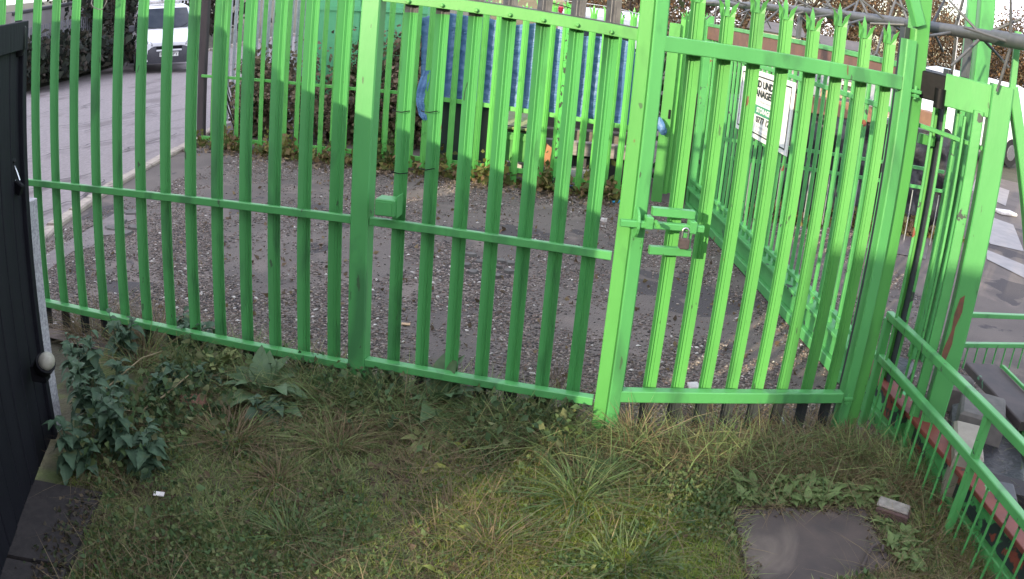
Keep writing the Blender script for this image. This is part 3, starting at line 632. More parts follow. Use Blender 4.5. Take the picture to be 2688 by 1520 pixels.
MB().beam(SP(-.1,1.735),SP(3.7,1.735),.05,.12,c=.004).build('top_beam',RUSTBEAM,sg)
MB().beam(SP(-.1,1.812),SP(3.7,1.812),.06,.032,c=.003).build('top_beam_cap',GREEN,sg)
MB().beam(SP(-.1,1.56),SP(3.7,1.56),.03,.03,c=.003).build('upper_rail',GREEN_W,sg)
bm_=MB().beam((0,0,.23),(0,0,1.68),.023,.023,up=(0,1,0),c=.005).mesh('bar',[GREEN_W])
tz=math.atan2(dS.y,dS.x)
for i in range(35): place(bm_,'bar',sg,SP(.05+.106*i,0),rz=tz)
MB().beam(SP(-.12,0),SP(-.12,1.9),.07,.07,up=dS,c=.004).build('end_stile',GREEN_W,sg)
MB().beam(SP(.12,0,.02),SP(.12,1.7,.02),.012,.11,up=dS,c=.002).build('end_plate',GREEN_B,sg)
# ---- notice board on the sliding gate
t0,zt=pS(1952,176,-.03); t1,_=pS(2088,211,-.03); _,zb=pS(2065,404,-.03); zt=1.528; zb=1.012
sgn=thing('notice_board',SP((t0+t1)/2,zb,-.03),'white notice board with black lettering on the sliding gate bars','sign')
SWD=t1-t0+.02; SHT=zt-zb; sc0=SP((t0+t1)/2,(zt+zb)/2,-.03)
face=-nS; rotm=Matrix((( dS.x,0,face.x),(dS.y,0,face.y),(0,1,face.z))).to_4x4() # local x along gate, y up, z toward viewer
def SG(x,y,z=0): return sc0+dS*x+Vector((0,0,y))+face*z
MB().beam(SG(-SWD/2,0),SG(SWD/2,0),.012,SHT,c=.002).build('board',SIGNW,sgn)
b=MB(); e=.035; k=.011
for (x0,y0,x1,y1) in ((-SWD/2+e,SHT/2-e-k,SWD/2-e,SHT/2-e),(-SWD/2+e,-SHT/2+e,SWD/2-e,-SHT/2+e+k),(-SWD/2+e,-SHT/2+e+k,-SWD/2+e+k,SHT/2-e-k),(SWD/2-e-k,-SHT/2+e+k,SWD/2-e,SHT/2-e-k)):
    b.quad(SG(x0,y0,.0085),SG(x1,y0,.0085),SG(x1,y1,.0085),SG(x0,y1,.0085))
b.build('border',INK,sgn)
b=MB(); b.quad(SG(-SWD/2+.18,-.072,.0085),SG(SWD/2-.15,-.072,.0085),SG(SWD/2-.15,.0,.0085),SG(-SWD/2+.18,.0,.0085)); b.build('green_band',SIGNG,sgn)
def text(body,x,y,size,m,parent,mtx,name='lettering',sx=1.0,bold=0):
    cu_=bpy.data.curves.new(name,'FONT'); cu_.body=body; cu_.size=size; cu_.align_x='CENTER'; cu_.align_y='CENTER'; cu_.offset=bold; cu_.fill_mode='FRONT'; cu_.resolution_u=3
    cu_.materials.append(m); tmp=bpy.data.objects.new('tmp',cu_); col.objects.link(tmp); me=bpy.data.meshes.new_from_object(tmp); bpy.data.objects.remove(tmp); me.name=name; o=bpy.data.objects.new(name,me); col.objects.link(o)
    o.matrix_world=mtx; o.scale=(sx,1,1)
    if parent: o.parent=parent; o.location=o.location-root_loc(parent)
    return o
def stext(body,x,y,size,m,sx=1,bold=0):
    mt=rotm.copy(); mt.translation=SG(x,y,.0105); t=text(body,0,0,size,m,sgn,mt,sx=sx,bold=bold); return t
stext('LAND UNDER',-.02,.160,.074,INK,1.42,.003); stext('MANAGEMENT',.08,.090,.074,INK,1.38,.003)
stext('Please contact',.06,.035,.032,INKG,1.3); stext('STORAGE 24',.08,-.036,.054,SIGNW,1.3,.002)
stext('0777 1230',.085,-.108,.068,INK,1.38,.002); stext('for details call us on',.06,-.158,.030,INKG,1.3); stext('or visit our website only',.09,-.194,.030,INKG,1.3)
# ---- anti-climb spinner above the gate
sp=thing('anti_climb_spinner',SP(2.5,2.03),'dark grey rotating anti climb pipe with long spikes above the sliding gate','spinner')
MB().tube([SP(-.3,2.03),SP(SL-.75,2.045)],.030,10).build('pipe',PIPEM,sp)
MB().tube([SP(SL-.9,2.045),SP(SL-.60,2.047)],.036,10).build('pipe_end',PIPEM,sp)
k=0
for i in range(20):
    t=.05+i*.245
    for j in range(4):
        a=j*1.571+i*.75+random.uniform(-.2,.2); rr=.21+random.uniform(-.03,.03); tilt=random.uniform(-.14,.14)
        d=nS*math.cos(a)+Vector((0,0,1))*math.sin(a)
        b=MB().tube([SP(t,2.035)+d*.025,SP(t+tilt,2.035)+d*rr],[.0085,.0065],6)
        b.build('spike',PIPEM,sp)
for t in (2.15,3.55,4.35): MB().box(SP(t,1.93,.0),(.05,.02,.20),tz,ch=.003).build('hanger',PIPEM,sp)
# ---- portal frame round the sliding gate
FP=Vector((1.470,3.60,0))
fr=thing('gate_portal',FP,'heavy green portal frame with rusty patch guiding the sliding gate','gate frame')
ax=Vector((.965,-.26,0)).normalized(); ay=Vector((-ax.y,ax.x,0))
def FQ(u,v,z): return FP+ax*u+ay*v+Vector((0,0,z))
MB().beam(FQ(.005,0,-.05),FQ(.005,0,1.84),.105,.16,up=ay,c=.006).build('post',GREEN,fr)
MB().beam(FQ(-.095,-.03,-.05),FQ(-.095,-.03,1.70),.05,.05,up=ay,c=.004).build('guide_channel',GREEN_W,fr)
MB().beam(FQ(-.155,.0,-.05),FQ(-.155,.0,1.66),.012,.06,up=ay,c=.002).build('guide_strip',GREEN_W,fr)
rp_=[(-.02,.52),(.0,.55),(.012,.64),(.006,.72),(.022,.80),(.016,.88),(-.004,.86),(-.014,.78),(-.008,.70),(-.026,.60)]
b=MB(); b.add([FQ(-.020+x,-.0822,z) for x,z in rp_],[tuple(range(len(rp_)))]); b.build('rust_patch',mat('rust_stain',(.16,.065,.04),(.09,.05,.035),rough=.8,scale=30),fr)
p0,p1=PV(2486,212,FP,FP+ax,-.04),PV(2640,240,FP,FP+ax,-.04)
e0=HP+Vector((.0,.03,1.755)); e1=FQ(.05,-.03,1.755)
MB().beam(e0.lerp(e1,.36),e1,.07,.15,c=.004).build('head_beam',GREEN,fr)
MB().beam(e0.lerp(e1,.08),e0.lerp(e1,.355),.075,.13,c=.006).build('black_bracket',BLACKM,fr)
MB().tube([e0.lerp(e1,.27)+Vector((0,-.05,-.09)),e0.lerp(e1,.27)+Vector((0,-.05,.0))],.028,12).build('roller',BLACKM,fr)
MB().beam(FQ(.055,-.02,1.84),FQ(.055,-.02,2.10),.03,.05,up=ay,c=.003).build('pipe_holder',GREEN,fr)
pa=PV(2655,228,FP,FP+ax,.02); pb=PV(2700,600,FP,FP+ax,.02); pe=pa+(pb-pa)*(pa.z+.03)/(pa.z-pb.z); MB().beam(pa,pe,.05,.14,up=ay,c=.005).build('raking_brace',GREEN,fr)
for px,tt in ((2528,.55),(2500,.42),(2474,.30)):
    q=e0.lerp(e1,tt); MB().beam(Vector((q.x,q.y+.06,.25)),Vector((q.x,q.y+.06,1.68)),.014,.014,up=ay,c=.004).build('bar',GREEN_W,fr)
q0=e0.lerp(e1,.02)+Vector((0,.06,-.19)); q1=e1+Vector((-.07,.06,-.22)); MB().beam(q0,q1,.02,.02,c=.002).build('cross_bar',GREEN_W,fr)
q=PV(2577,120,(1.9,5.0),(2.9,5.2)); tag(MB().beam((q.x,q.y,-.05),(q.x,q.y,2.6),.10,.13,up=(0,1,0),c=.006).beam((q.x-.10,q.y-.01,-.05),(q.x-.10,q.y-.01,2.6),.06,.05,up=(0,1,0),c=.004).build('rear_post',GREEN),'tall green steel post standing behind the portal frame','post')
# ---- low railing in the foreground
L0,L1=Vector((1.205,3.90,0)),Vector((1.62,2.05,0)); dL=(L1-L0).normalized(); LL=(L1-L0).length
lr=thing('low_railing',L0+dL*.8,'low green two rail barrier with thin bars at bottom right corner','railing')
def LP(t,z): return L0+dL*t+Vector((0,0,z))
MB().beam(LP(0,.612),LP(LL,.612),.040,.040,c=.004).build('top_rail',GREEN,lr)
MB().beam(LP(0,.39),LP(LL,.39),.040,.040,c=.004).build('second_rail',GREEN,lr)
MB().beam(LP(0,-.03),LP(0,.592),.040,.040,up=dL,c=.004).build('post',GREEN,lr)
MB().beam(LP(1.05,-.03),LP(1.05,.592),.036,.036,up=dL,c=.004).build('post',GREEN_W,lr)
bm_=MB().tube([(0,0,-.02),(0,0,.375)],.0062,7).mesh('bar',[GREEN_W])
for i in range(17): place(bm_,'bar',lr,LP(.085+.094*i,0))
r2=thing('low_railing',Vector((2.5,4.9,0)),'second low green railing crossing the right edge behind the portal','railing')
c0,c1=G(2546,826,.375),G(2700,832,.375); c2,c3=G(2524,916,.17),G(2700,914,.17)
dd=(Vector((c1.x,c1.y,0))-Vector((c0.x,c0.y,0))).normalized()
MB().beam(c0,c1+dd*.6,.036,.03,c=.003).build('top_rail',GREEN,r2); MB().beam(Vector((c0.x,c0.y,.17)),Vector((c1.x,c1.y,.17))+dd*.6,.036,.03,c=.003).build('second_rail',GREEN,r2)
for i in range(12): place(bm_,'bar',r2,Vector((c0.x,c0.y,-.21))+dd*(.06+.09*i))
# ================================================================== LEFT: black gate, pier, small fittings
g0,g1=Vector((-2.372,2.37,0)),Vector((-1.585,.75,0)); dG=(g1-g0).normalized(); nG=Vector((-dG.y,dG.x,0)); GL=(g1-g0).length; gz_=math.atan2(dG.y,dG.x)
if nG.x<0: nG=-nG
def GP(t,z,o=0): return g0+dG*t+nG*o+Vector((0,0,z))
bg_=thing('black_gate',GP(GL/2,0),'black painted vertical board gate along the left edge of the picture','gate')
n=13; bw=GL/n
for i in range(n):
    MB().beam(GP(bw*(i+.5),.05,random.uniform(-.002,.002)),GP(bw*(i+.5),1.78+random.uniform(-.004,.004),0),bw-.006,.022,up=nG,c=.004).build('board',BLACKW,bg_)
MB().beam(GP(.0,.04,.016),GP(.0,1.79,.016),.05,.03,up=nG,c=.003).build('end_stile',BLACKW,bg_)
MB().beam(GP(-.01,1.74,.026),GP(GL,1.74,.026),.024,.11,c=.003).build('head_board',BLACKW,bg_)
MB().tube([GP(.04,1.66,.01),GP(.04,1.69,.01),GP(.04,1.77,.01),GP(.04,1.80,.01)],[.02,.034,.034,.015],10).build('corner_cap',BLACKM,bg_)
pr=thing('rendered_pier',(-2.27,2.52,0),'short grey pebbledashed pier at the end of the black gate','pier')
x0=PY(60,650,2.47).x; x1=PY(86,820,2.47).x
xr=PY(88,820,2.44).x+.028; MB().beam((xr-.065,2.46,-.03),(xr-.065,2.46,1.06),.13,.10,up=(0,1,0),c=.01).build('shaft',PEBBLE,pr)
q=PY(47,468,2.30); pk=thing('padlock',q-Vector((0,0,.06)),'black padlock with bright shackle hanging on the black gate edge','padlock')
MB().box(q+Vector((.008,-.01,-.035)),(.045,.022,.05),gz_+1.2,ry=.45,ch=.005).build('body',BLACKM,pk)
MB().tube([q+Vector((-.006,-.01,-.012)),q+Vector((-.030,-.01,.03)),q+Vector((-.028,-.01,.052)),q+Vector((-.012,-.01,.055)),q+Vector((.004,-.01,.03)),q+Vector((.02,-.01,-.005))],.0045,7).build('shackle',CHROME,pk)
tag(MB().tube([q+Vector((-.10,-.02,.035)),q+Vector((-.02,-.02,.06)),q+Vector((.004,-.02,.075))],.009,7).build('hasp',BLACKM),'dark iron hasp holding the padlock on the black gate','hasp')
q=PY(118,955,2.22); lm=thing('wall_lamp',q,'small black lamp with a dirty white dome on the pier','lamp')
ax_=Vector((.62,-.15,.62)).normalized()
b=MB(); prof=[(.0,.034),(.018,.036),(.034,.030),(.046,.019),(.052,.0)]; u_=ax_.cross(Vector((0,0,1))).normalized(); v_=ax_.cross(u_); V=[]
for h_,r_ in prof: V+=[q+ax_*(h_+.012)+(u_*math.cos(6.283*i/14)+v_*math.sin(6.283*i/14))*r_*1.02 for i in range(14)]
b.add(V,[(j*14+i,j*14+(i+1)%14,j*14+14+(i+1)%14,j*14+14+i) for j in range(4) for i in range(14)],smooth=True); b.build('dome',mat('dirty_white_plastic',(.40,.39,.32),(.27,.255,.21),rough=.5,scale=30),lm)
MB().tube([q-ax_*.045,q-ax_*.03,q+ax_*.012],[.03,.044,.046],12).build('housing',BLACKM,lm)
MB().box(q-ax_*.03-Vector((.02,0,.025)),(.07,.05,.075),.3,ch=.006).build('bracket',BLACKM,lm)
for P,nm in (([(-2.005,1.585),(-2.225,2.04),(-1.885,2.12),(-1.735,1.67)],0),([(-1.82,1.19),(-1.998,1.565),(-1.728,1.648),(-1.59,1.28)],1)):
    b=MB(); vs=[(x,y,-.02) for x,y in P]+[(x,y,.048) for x,y in P]; b.add(vs,[(0,1,5,4),(1,2,6,5),(2,3,7,6),(3,0,4,7),(4,5,6,7)])
    tag(b.build('plinth_block',PLINTH),('longer dark damp plinth slab at the foot of black gate','nearest dark plinth slab in the bottom left corner')[nm],'plinth')
# ================================================================== slab, bricks, iron hook, planks in the grass
c=sum(SLAB,Vector())/4
b=MB(); P=[]
for i in range(4):
    a_,b_=SLAB[i],SLAB[(i+1)%4]
    for k in range(12):
        q=a_.lerp(b_,k/12); j=random.uniform(-.005,.004) if k else -.012; q=q+(q-c).normalized()*j; P.append((q.x,q.y))
n=len(P); vs=[(x,y,-.02) for x,y in P]+[(x,y,.028) for x,y in P]+[(c.x+(x-c.x)*.978,c.y+(y-c.y)*.978,.036+random.uniform(-.002,.001)) for x,y in P]
b.add(vs,[(i,(i+1)%n,n+(i+1)%n,n+i) for i in range(n)]+[(n+i,n+(i+1)%n,2*n+(i+1)%n,2*n+i) for i in range(n)]+[tuple(range(2*n,3*n))])
tag(b.build('paving_slab',SLABM),'large flat purplish concrete slab lying in the grass bottom right','slab')
hk=[G(2262,1490,.05),G(2275,1462,.05),G(2288,1437,.052),G(2305,1425,.055),G(2318,1432,.052),G(2316,1446,.05)]
tag(MB().tube(hk,.0075,8).build('iron_hook',RUSTB),'bent rusty iron hook lying on the slab edge','hook')
p=G(2340,1358,.03); br=thing('brick',(p.x,p.y,.0),'broken brown brick with pale mortar on top beside the slab','brick')
MB().box((p.x,p.y,.045),(.155,.085,.065),-.45,ch=.006).build('body',BRICKM,br); MB().box((p.x-.005,p.y+.008,.084),(.15,.07,.016),-.42,rx=.06,ch=.006).build('mortar',MORTAR,br)
p=G(508,1068,.02); tag(MB().box((p.x,p.y,.035),(.13,.09,.06),.5,rx=.2,ch=.008).build('brick',BRICKR),'red brick fragment half hidden under dock leaves','brick')
a,b2=G(2135,1180,.03),G(2220,1240,.02); tag(MB().beam(a+Vector((0,0,.018)),b2+Vector((0,0,.012)),.07,.03,c=.006).build('plank',WOOD),'short brown rotten plank lying in straw by the low railing','plank')
for i,(px,py) in enumerate(((418,1302),(430,1296))):
    p=G(px,py,.04); MBb=MB().box((p.x,p.y,.05),(.045,.022,.006),.3+i,rx=.3,ch=.002)
    if i==0: tag(MBb.build('paper_scrap',WHITEB),'small white paper scrap in the lawn near left','litter')
p=G(1820,1018,.03); tag(MB().box((p.x,p.y,.04),(.06,.05,.02),.4,rx=.4,ch=.006).build('paper_scrap',WHITEB),'white crumpled scrap behind the spiked gate bottom rail','litter')
p=G(2047,1105,.03); tag(MB().box((p.x,p.y,.03),(.05,.04,.02),.4,rx=.5,ch=.006).build('paper_scrap',mat('clear_plastic',(.5,.55,.62),rough=.2)),'bluish clear plastic scrap in dry grass under spiked gate','litter')
p=G(1065,856); tag(MB().box((p.x,p.y,.012),(.05,.02,.006),.2,rx=.2).build('dead_leaf',WOODT),'single tan dead leaf on the gravel','leaf')
PLB=[Vector((-2.005,1.585,0)),Vector((-1.59,1.28,0)),Vector((-1.728,1.648,0)),Vector((-1.885,2.12,0)),Vector((-2.225,2.04,0))]
P=[]
for i in range(420):
    f=random.random(); y=1.2+.9*f; x=np.interp(y,[1.2,2.1],[-1.60,-1.885])-abs(random.gauss(0,.07)); P.append((x,y,.052))
tag(leaf_cloud('plinth_litter',P,.020,[(.08,.07,.05),(.06,.08,.04),(.12,.09,.06)],droop=-.7),kind='stuff')
P=[(random.uniform(-3.8,1.0),3.5+4.4*random.random()**1.5,.012) for i in range(700)]
tag(leaf_cloud('yard_leaf_litter',P,.032,[(.16,.11,.07),(.11,.08,.055),(.22,.16,.09)],droop=-.8),kind='stuff')
# ---- clutter beyond the peeling channel
def blk(nm,px,py,z,sz,rz,m,label,cat,rx=0,ch=.015):
    p=G(px,py,z); return tag(MB().box((p.x,p.y,sz[2]/2+ (z-sz[2])),sz,rz,rx=rx,ch=ch).build(nm,m),label,cat)
blk('concrete_block',2545,1150,.30,(.15,.36,.30),-.27,CONC_L,'tall pale stained concrete block behind the peeling channel','block')
blk('concrete_block',2585,1062,.30,(.26,.34,.15),-.35,CONC,'grey weathered concrete block on black plastic near right edge','block')
blk('concrete_block',2520,1000,.16,(.2,.26,.16),-.30,mat('brown_grey_stone',(.15,.125,.12),(.11,.095,.09),rough=.85,scale=14,bump=.002),'brown grey stone block beside the portal post foot','block')
p=G(2590,1150,.17); tag(MB().box((p.x+.03,p.y,.085),(.44,.86,.17),-.3,ch=.05).build('plastic_sheet',BLACKP),'black plastic sheet bundled under the grey concrete block','plastic sheet')
p=G(2345,985,.03); tag(MB().box((p.x,p.y,.05),(.22,.30,.12),-.5,ch=.03).build('rubbish_bag',BLACKP),'crumpled black rubbish bag behind the railing post','bag')
a,b2=G(2575,965,.25),G(2720,1120,.25); tag(MB().beam(a,b2,.24,.05,c=.006).build('steel_plate',mat('dark_flaking_plate',(.05,.042,.045),(.07,.055,.055),rough=.75,scale=10,peel=[((.10,.30,.17),4,.60)])),'dark steel plank with flaked green paint at the right edge','plank')
a,b2=G(2632,962,.29),G(2700,1030,.29); tag(MB().beam(a,b2,.02,.02,c=.002).build('angle_strip',GREEN_W),'thin green angle strip lying on the dark steel plank','strip')
blk('concrete_block',2640,1285,.25,(.12,.16,.25),-.2,RUBBER,'dark grey upright block behind the low railing bottom right','block')
p=G(2655,1210,.0); tag(MB().beam((p.x+.02,p.y,-.02),(p.x+.02,p.y,.44),.06,.05,up=(0,1,0),c=.004).build('stub_post',GREEN),'short green stub post behind the low railing','post')
p=G(2305,1030,.0); tag(MB().box((p.x+.03,p.y,.035),(.14,.09,.07),.4,ch=.01).build('rubble',mat('green_splashed_rubble',(.33,.36,.28),(.22,.20,.18),rough=.85,scale=20,peel=[((.10,.40,.16),16,.55)])),'green splashed rubble lump behind the railing post','rubble')
p=G(2370,1085,.0); tag(MB().box((p.x+.03,p.y,.03),(.10,.07,.05),.2,ch=.008).build('rubble',WHITEB),'white rubble lump behind the peeling channel','rubble')

# ================================================================== PLANTS
def leaf_mesh(nm,L,Wd,m,serr=.0,fold=.25,droop=.5,nseg=8,wave=0.0,lobes=0):
    b=MB(); V=[]
    for i in range(nseg+1):
        t=i/nseg; wd=Wd*.5*(math.sin(math.pi*min(t**.72,1))**.9 if 0<t<1 else .02)
        if serr: wd*=1+serr*(1 if i%2 else -1)
        x=L*t; z=-droop*L*t*t*.6+.10*L*math.sin(math.pi*t); wv=wave*math.sin(i*2.1)*L
        V+=[(x,-wd,z+fold*wd+wv),(x,-wd*.5,z+fold*wd*.35-wv*.3),(x,0,z-.0),(x,wd*.5,z+fold*wd*.35+wv*.3),(x,wd,z+fold*wd-wv)]
    b.add(V,[(i*5+j,i*5+j+1,i*5+j+6,i*5+j+5) for i in range(nseg) for j in range(4)],smooth=True)
    me=b.mesh(nm,[m]); return me
NL=[leaf_mesh('leaf',.085*k,.052*k,NETTLE,.10,.35,.55,10) for k in (1,.8,1.15)]
DL=[leaf_mesh('leaf',.19*k,.090*k,LEAFM,.0,.25,d,9,.018) for k,d in ((1,.5),(.8,.7),(1.2,.35))]
YL=[leaf_mesh('leaf',.13*k,.060*k,LEAFP,.04,.3,.5,8,.015) for k in (1,.75)]
YY=[leaf_mesh('leaf',.055*k,.028*k,LEAFY,.05,.3,.4,6,.03) for k in (1,.7)]
SMALL=[leaf_mesh('leaf',.088*k,.038*k,LEAFS,.05,.3,.5,7,.02) for k in (1,.75)]
def lz(x,y): return float(lawn_z(np.array([x]),np.array([y]))[0])
def put_leaf(par,me,p,yaw,pitch,roll=0,s=1.0):
    return place(me,'leaf',par,p,rot=(roll,-pitch,yaw),sc_=s)
def nettle(px,py,h,label,n=22,spread=.10,group=None):
    p=G(px,py,.02); z=lz(p.x,p.y); t=thing('nettle_plant',(p.x,p.y,z),label,'nettle',group)
    ns=max(3,n//5)
    for s in range(ns):
        a=random.random()*6.28; ex=p.x+spread*math.cos(a)*random.uniform(.3,1); ey=p.y+spread*math.sin(a)*random.uniform(.3,1); hh=h*random.uniform(.6,1.0)
        b0=Vector((p.x+(ex-p.x)*.3,p.y+(ey-p.y)*.3,z)); e0_=Vector((ex,ey,z+hh))
        MB().tube([b0,b0.lerp(e0_,.5)+Vector((0,0,hh*.06)),e0_],[.0035,.003,.002],5).build('stem',NETTLE,t)
        for k in range(9):
            f=.25+.75*k/8; q=b0.lerp(e0_,f); ya=k*1.571+s+random.uniform(-.4,.4)
            put_leaf(t,random.choice(NL),q,ya,random.uniform(-.5,.25)-(.0 if f<.9 else -.35),random.uniform(-.3,.3),random.uniform(.7,1.05)*(1.2-.5*f*f)*1.05)
    return t
NET=[(225,985,.30,'tall dark nettle clump against the rendered pier just below the lamp',30),(330,925,.26,'nettle clump right of the lamp below the fence panel bottom rail',24),
(245,1085,.28,'dark nettle between the pier foot and the big front nettle',26),(300,1165,.30,'large blue green nettle clump at the foot of black gate',36),(215,1225,.24,'leaning nettle touching the corner of the black gate',22),
(375,1215,.22,'right edge of the nettle bed with broad drooping leaves',24),(510,905,.20,'nettle growing up through the bottom rail left of pale docks',20),(480,880,.2,'dark nettle pressed to the pales in the left panel',16),
(440,1030,.16,'low nettle in long grass left of the red brick',14),(545,1005,.14,'small nettle under the pale yellowish plant',12),(700,1085,.12,'small dark nettle below the big dock leaf',10),(300,1030,.2,'mid bed nettle behind the bent straw stalk',18)]
for a in NET: nettle(a[0],a[1]+25,a[2],a[3],int(a[4]*1.5))
def dock(px,py,meshes,n,label,s=1.0,cat='dock plant',pmin=.05,pmax=.9,nm='dock_plant',sp=6.283,ya0=0):
    p=G(px,py,.02); z=lz(p.x,p.y); t=thing(nm,(p.x,p.y,z),label,cat)
    for k in range(n):
        ya=ya0+sp*(k+random.uniform(-.3,.3))/n; pt=random.uniform(pmin,pmax); st=.05*s*random.uniform(.4,1.3)
        d=Vector((math.cos(ya)*math.cos(pt),math.sin(ya)*math.cos(pt),math.sin(pt)))
        q=Vector((p.x,p.y,z+.01)); q2=q+d*st; MB().tube([q,q2],[.004,.003],5).build('stalk',LEAFP,t)
        put_leaf(t,random.choice(meshes),q2,ya,pt,random.uniform(-.4,.4),s*random.uniform(.7,1.1))
    return t
dock(690,1045,DL,30,'big dark green dock clump under the bottom rail left of square post',1.15,pmin=.15,pmax=1.1)
dock(735,1085,DL,7,'dock with one broad flat leaf right of the pale plant',.9,pmin=.0,pmax=.5)
dock(585,985,YL,40,'pale yellowish green leafy plant beside the big dock clump',1.15,cat='weed',pmin=.3,pmax=1.2,nm='leafy_weed')
dock(1150,1080,DL,20,'dock growing in front of the middle gate with one leaf over the rail',1.15,pmin=.2,pmax=1.35)
dock(1150,1105,DL,5,'dock with a single large rounded drooping leaf in front',.85,pmin=-.1,pmax=.3,ya0=-2.2,sp=1.8)
dock(1025,1085,[DL[1]],7,'small low dock left of the middle gate dock',.55,pmin=0,pmax=.5)
dock(1120,1165,YL,9,'flattened pale weed rosette below the dock leaf',.75,cat='weed',pmin=-.05,pmax=.4,nm='weed_rosette')
YW=[(1175,1150),(1220,1180),(1270,1170),(1390,1200),(1135,1240),(1215,1380),(1230,1350),(1130,1500),(1510,1080),(1740,1210),(1555,1150),(1250,1420),(720,1420),(1730,1265)]
for i,(px,py) in enumerate(YW):
    p=G(px,py,.02); z=lz(p.x,p.y); t=thing('yellow_weed',(p.x,p.y,z),'small yellowing weed with a few upright leaves in the lawn','weed','yellowing weeds in the lawn')
    for k in range(random.choice((3,4,5))): put_leaf(t,random.choice(YY),Vector((p.x+random.uniform(-.03,.03),p.y+random.uniform(-.03,.03),z+.012)),random.random()*6.28,random.uniform(.2,1.0),random.uniform(-.5,.5),random.uniform(.8,1.3))
# dandelion-like bed along the top of the slab
for i in range(44):
    px=1905+ (2330-1905)*random.random(); py=1318+random.uniform(-42,14)+(px-1905)*.0
    p=G(px,py,.02)
    if inpoly(np.array([p.x]),np.array([p.y]),SLAB,.02)[0]: continue
    z=lz(p.x,p.y); t=thing('dandelion_rosette',(p.x,p.y,z),'toothed green dandelion rosette in the bed along the slab','dandelion','dandelion rosettes along the slab')
    for k in range(9): put_leaf(t,random.choice(SMALL),Vector((p.x,p.y,z+.022)),k*.698+random.random(),random.uniform(.0,.9),random.uniform(-.3,.3),random.uniform(.6,1.05))
for i in range(16):
    px=random.uniform(2300,2420); py=1400+(px-2300)*.7+random.uniform(-30,40); p=G(px,py,.02)
    if inpoly(np.array([p.x]),np.array([p.y]),SLAB,.02)[0]: continue
    z=lz(p.x,p.y); t=thing('dandelion_rosette',(p.x,p.y,z),'green dandelion rosette between the slab and low railing','dandelion','dandelions between slab and railing')
    for k in range(8): put_leaf(t,random.choice(SMALL),Vector((p.x,p.y,z+.02)),k*.785+random.random(),random.uniform(.0,.8),random.uniform(-.3,.3),random.uniform(.5,.95))
# ---- grass blades
def blades(P,h,wd,lean,cols,bend=.5,dirs=None):
    n=len(P); P=np.asarray(P,float); h=h*RNG.uniform(.55,1.25,n); a=RNG.random(n)*6.2832 if dirs is None else dirs
    l=lean*RNG.uniform(.2,1.6,n); ca,sa=np.cos(a),np.sin(a); w_=wd*RNG.uniform(.7,1.3,n)/2
    tw=RNG.random(n)*6.2832; px_,py_=np.cos(tw)*w_,np.sin(tw)*w_
    def pt(t):
        hor=h*l*(t*(1-bend)+bend*t*t*1.6); z=h*t*(1-.35*l*t*bend*1.4); return np.stack([P[:,0]+ca*hor,P[:,1]+sa*hor,P[:,2]+z],1)
    o=np.stack([px_,py_,0*px_],1); a0,a1,a2,a3=pt(0),pt(.38),pt(.72),pt(1.0)
    V=np.stack([a0-o,a0+o,a1-o,a1+o,a2-o*.7,a2+o*.7,a3],1).reshape(-1,3)
    F=(np.array([[0,1,3],[0,3,2],[2,3,5],[2,5,4],[4,5,6]])[None]+7*np.arange(n)[:,None,None]).reshape(-1,3)
    C=np.array(cols)[RNG.integers(0,len(cols),n)]*RNG.uniform(.7,1.3,(n,1)); return V,F,np.repeat(C,7,0)
def join(parts):
    Vs,Fs,Cs=[],[],[]; k=0
    for V,F,C in parts: Vs.append(V);Fs.append(F+k);Cs.append(C);k+=len(V)
    return np.concatenate(Vs),np.concatenate(Fs),np.concatenate(Cs)
GR=[(.235,.30,.115),(.20,.27,.10),(.26,.30,.12),(.28,.285,.125),(.165,.235,.09)]
ST=[(.25,.19,.11),(.20,.15,.09),(.30,.23,.14),(.16,.12,.075),(.22,.155,.095),(.13,.14,.06)]
GT=[(.125,.20,.075),(.155,.225,.085),(.10,.165,.065),(.18,.23,.10)]
MO=[(.26,.33,.055),(.22,.32,.05),(.31,.33,.07),(.17,.28,.05)]
def lawn_pts(n,f):
    out=[]
    while sum(map(len,out))<n:
        x=RNG.uniform(-2.45,2.1,n*2); y=.75+(RNG.random(n*2)**.85)*3.15
        e=3.46+.10*np.clip(x,0,2)+.06*vn(x,y*0,2.2,1)+.05*vn(x,y*0,6,2)
        gl=np.interp(y,[.6,2.4],[-1.40,-2.2]); ok=(y<e)&(x>gl)&~inpoly(x,y,SLAB,.03)
        pl=np.interp(y,[1.2,2.1],[-1.55,-1.86]); ok&=~((y<2.12)&(x<pl+.03*vn(x,y,8)))
        ok&=RNG.random(n*2)<f(x,y); out.append(np.stack([x[ok],y[ok],lawn_z(x[ok],y[ok])],1))
    return np.concatenate(out)[:n]
dry=lambda x,y: np.clip(.30+.55*np.exp(-((y-3.35-.1*np.clip(x,0,2))/.22)**2)+.45*np.clip((x-.3)/.9,0,1)*(y>3.05)+.45*vn(x,y,1.1,5),.03,1)
grn=lambda x,y: np.clip(1.0-.75*dry(x,y)+.3*vn(x,y,1.6,9),.05,1)
moss=lambda x,y: np.clip(1.3*np.exp(-(((x+.10)/.42)**2+((y-2.55)/.42)**2))+.15*vn(x,y,2,1),0,1)
parts=[blades(lawn_pts(78000,grn),.038,.0034,.85,GR),blades(lawn_pts(17000,dry),.055,.0026,1.2,ST,.7),blades(lawn_pts(46000,moss),.040,.0026,.7,MO),
       blades(lawn_pts(9000,lambda x,y:dry(x,y)**2),.13,.0026,1.1,ST+[(.12,.12,.05)],.7)]
V,F,C=join(parts); tag(npmesh('lawn_grass',V,F,BLADE,C),kind='stuff')
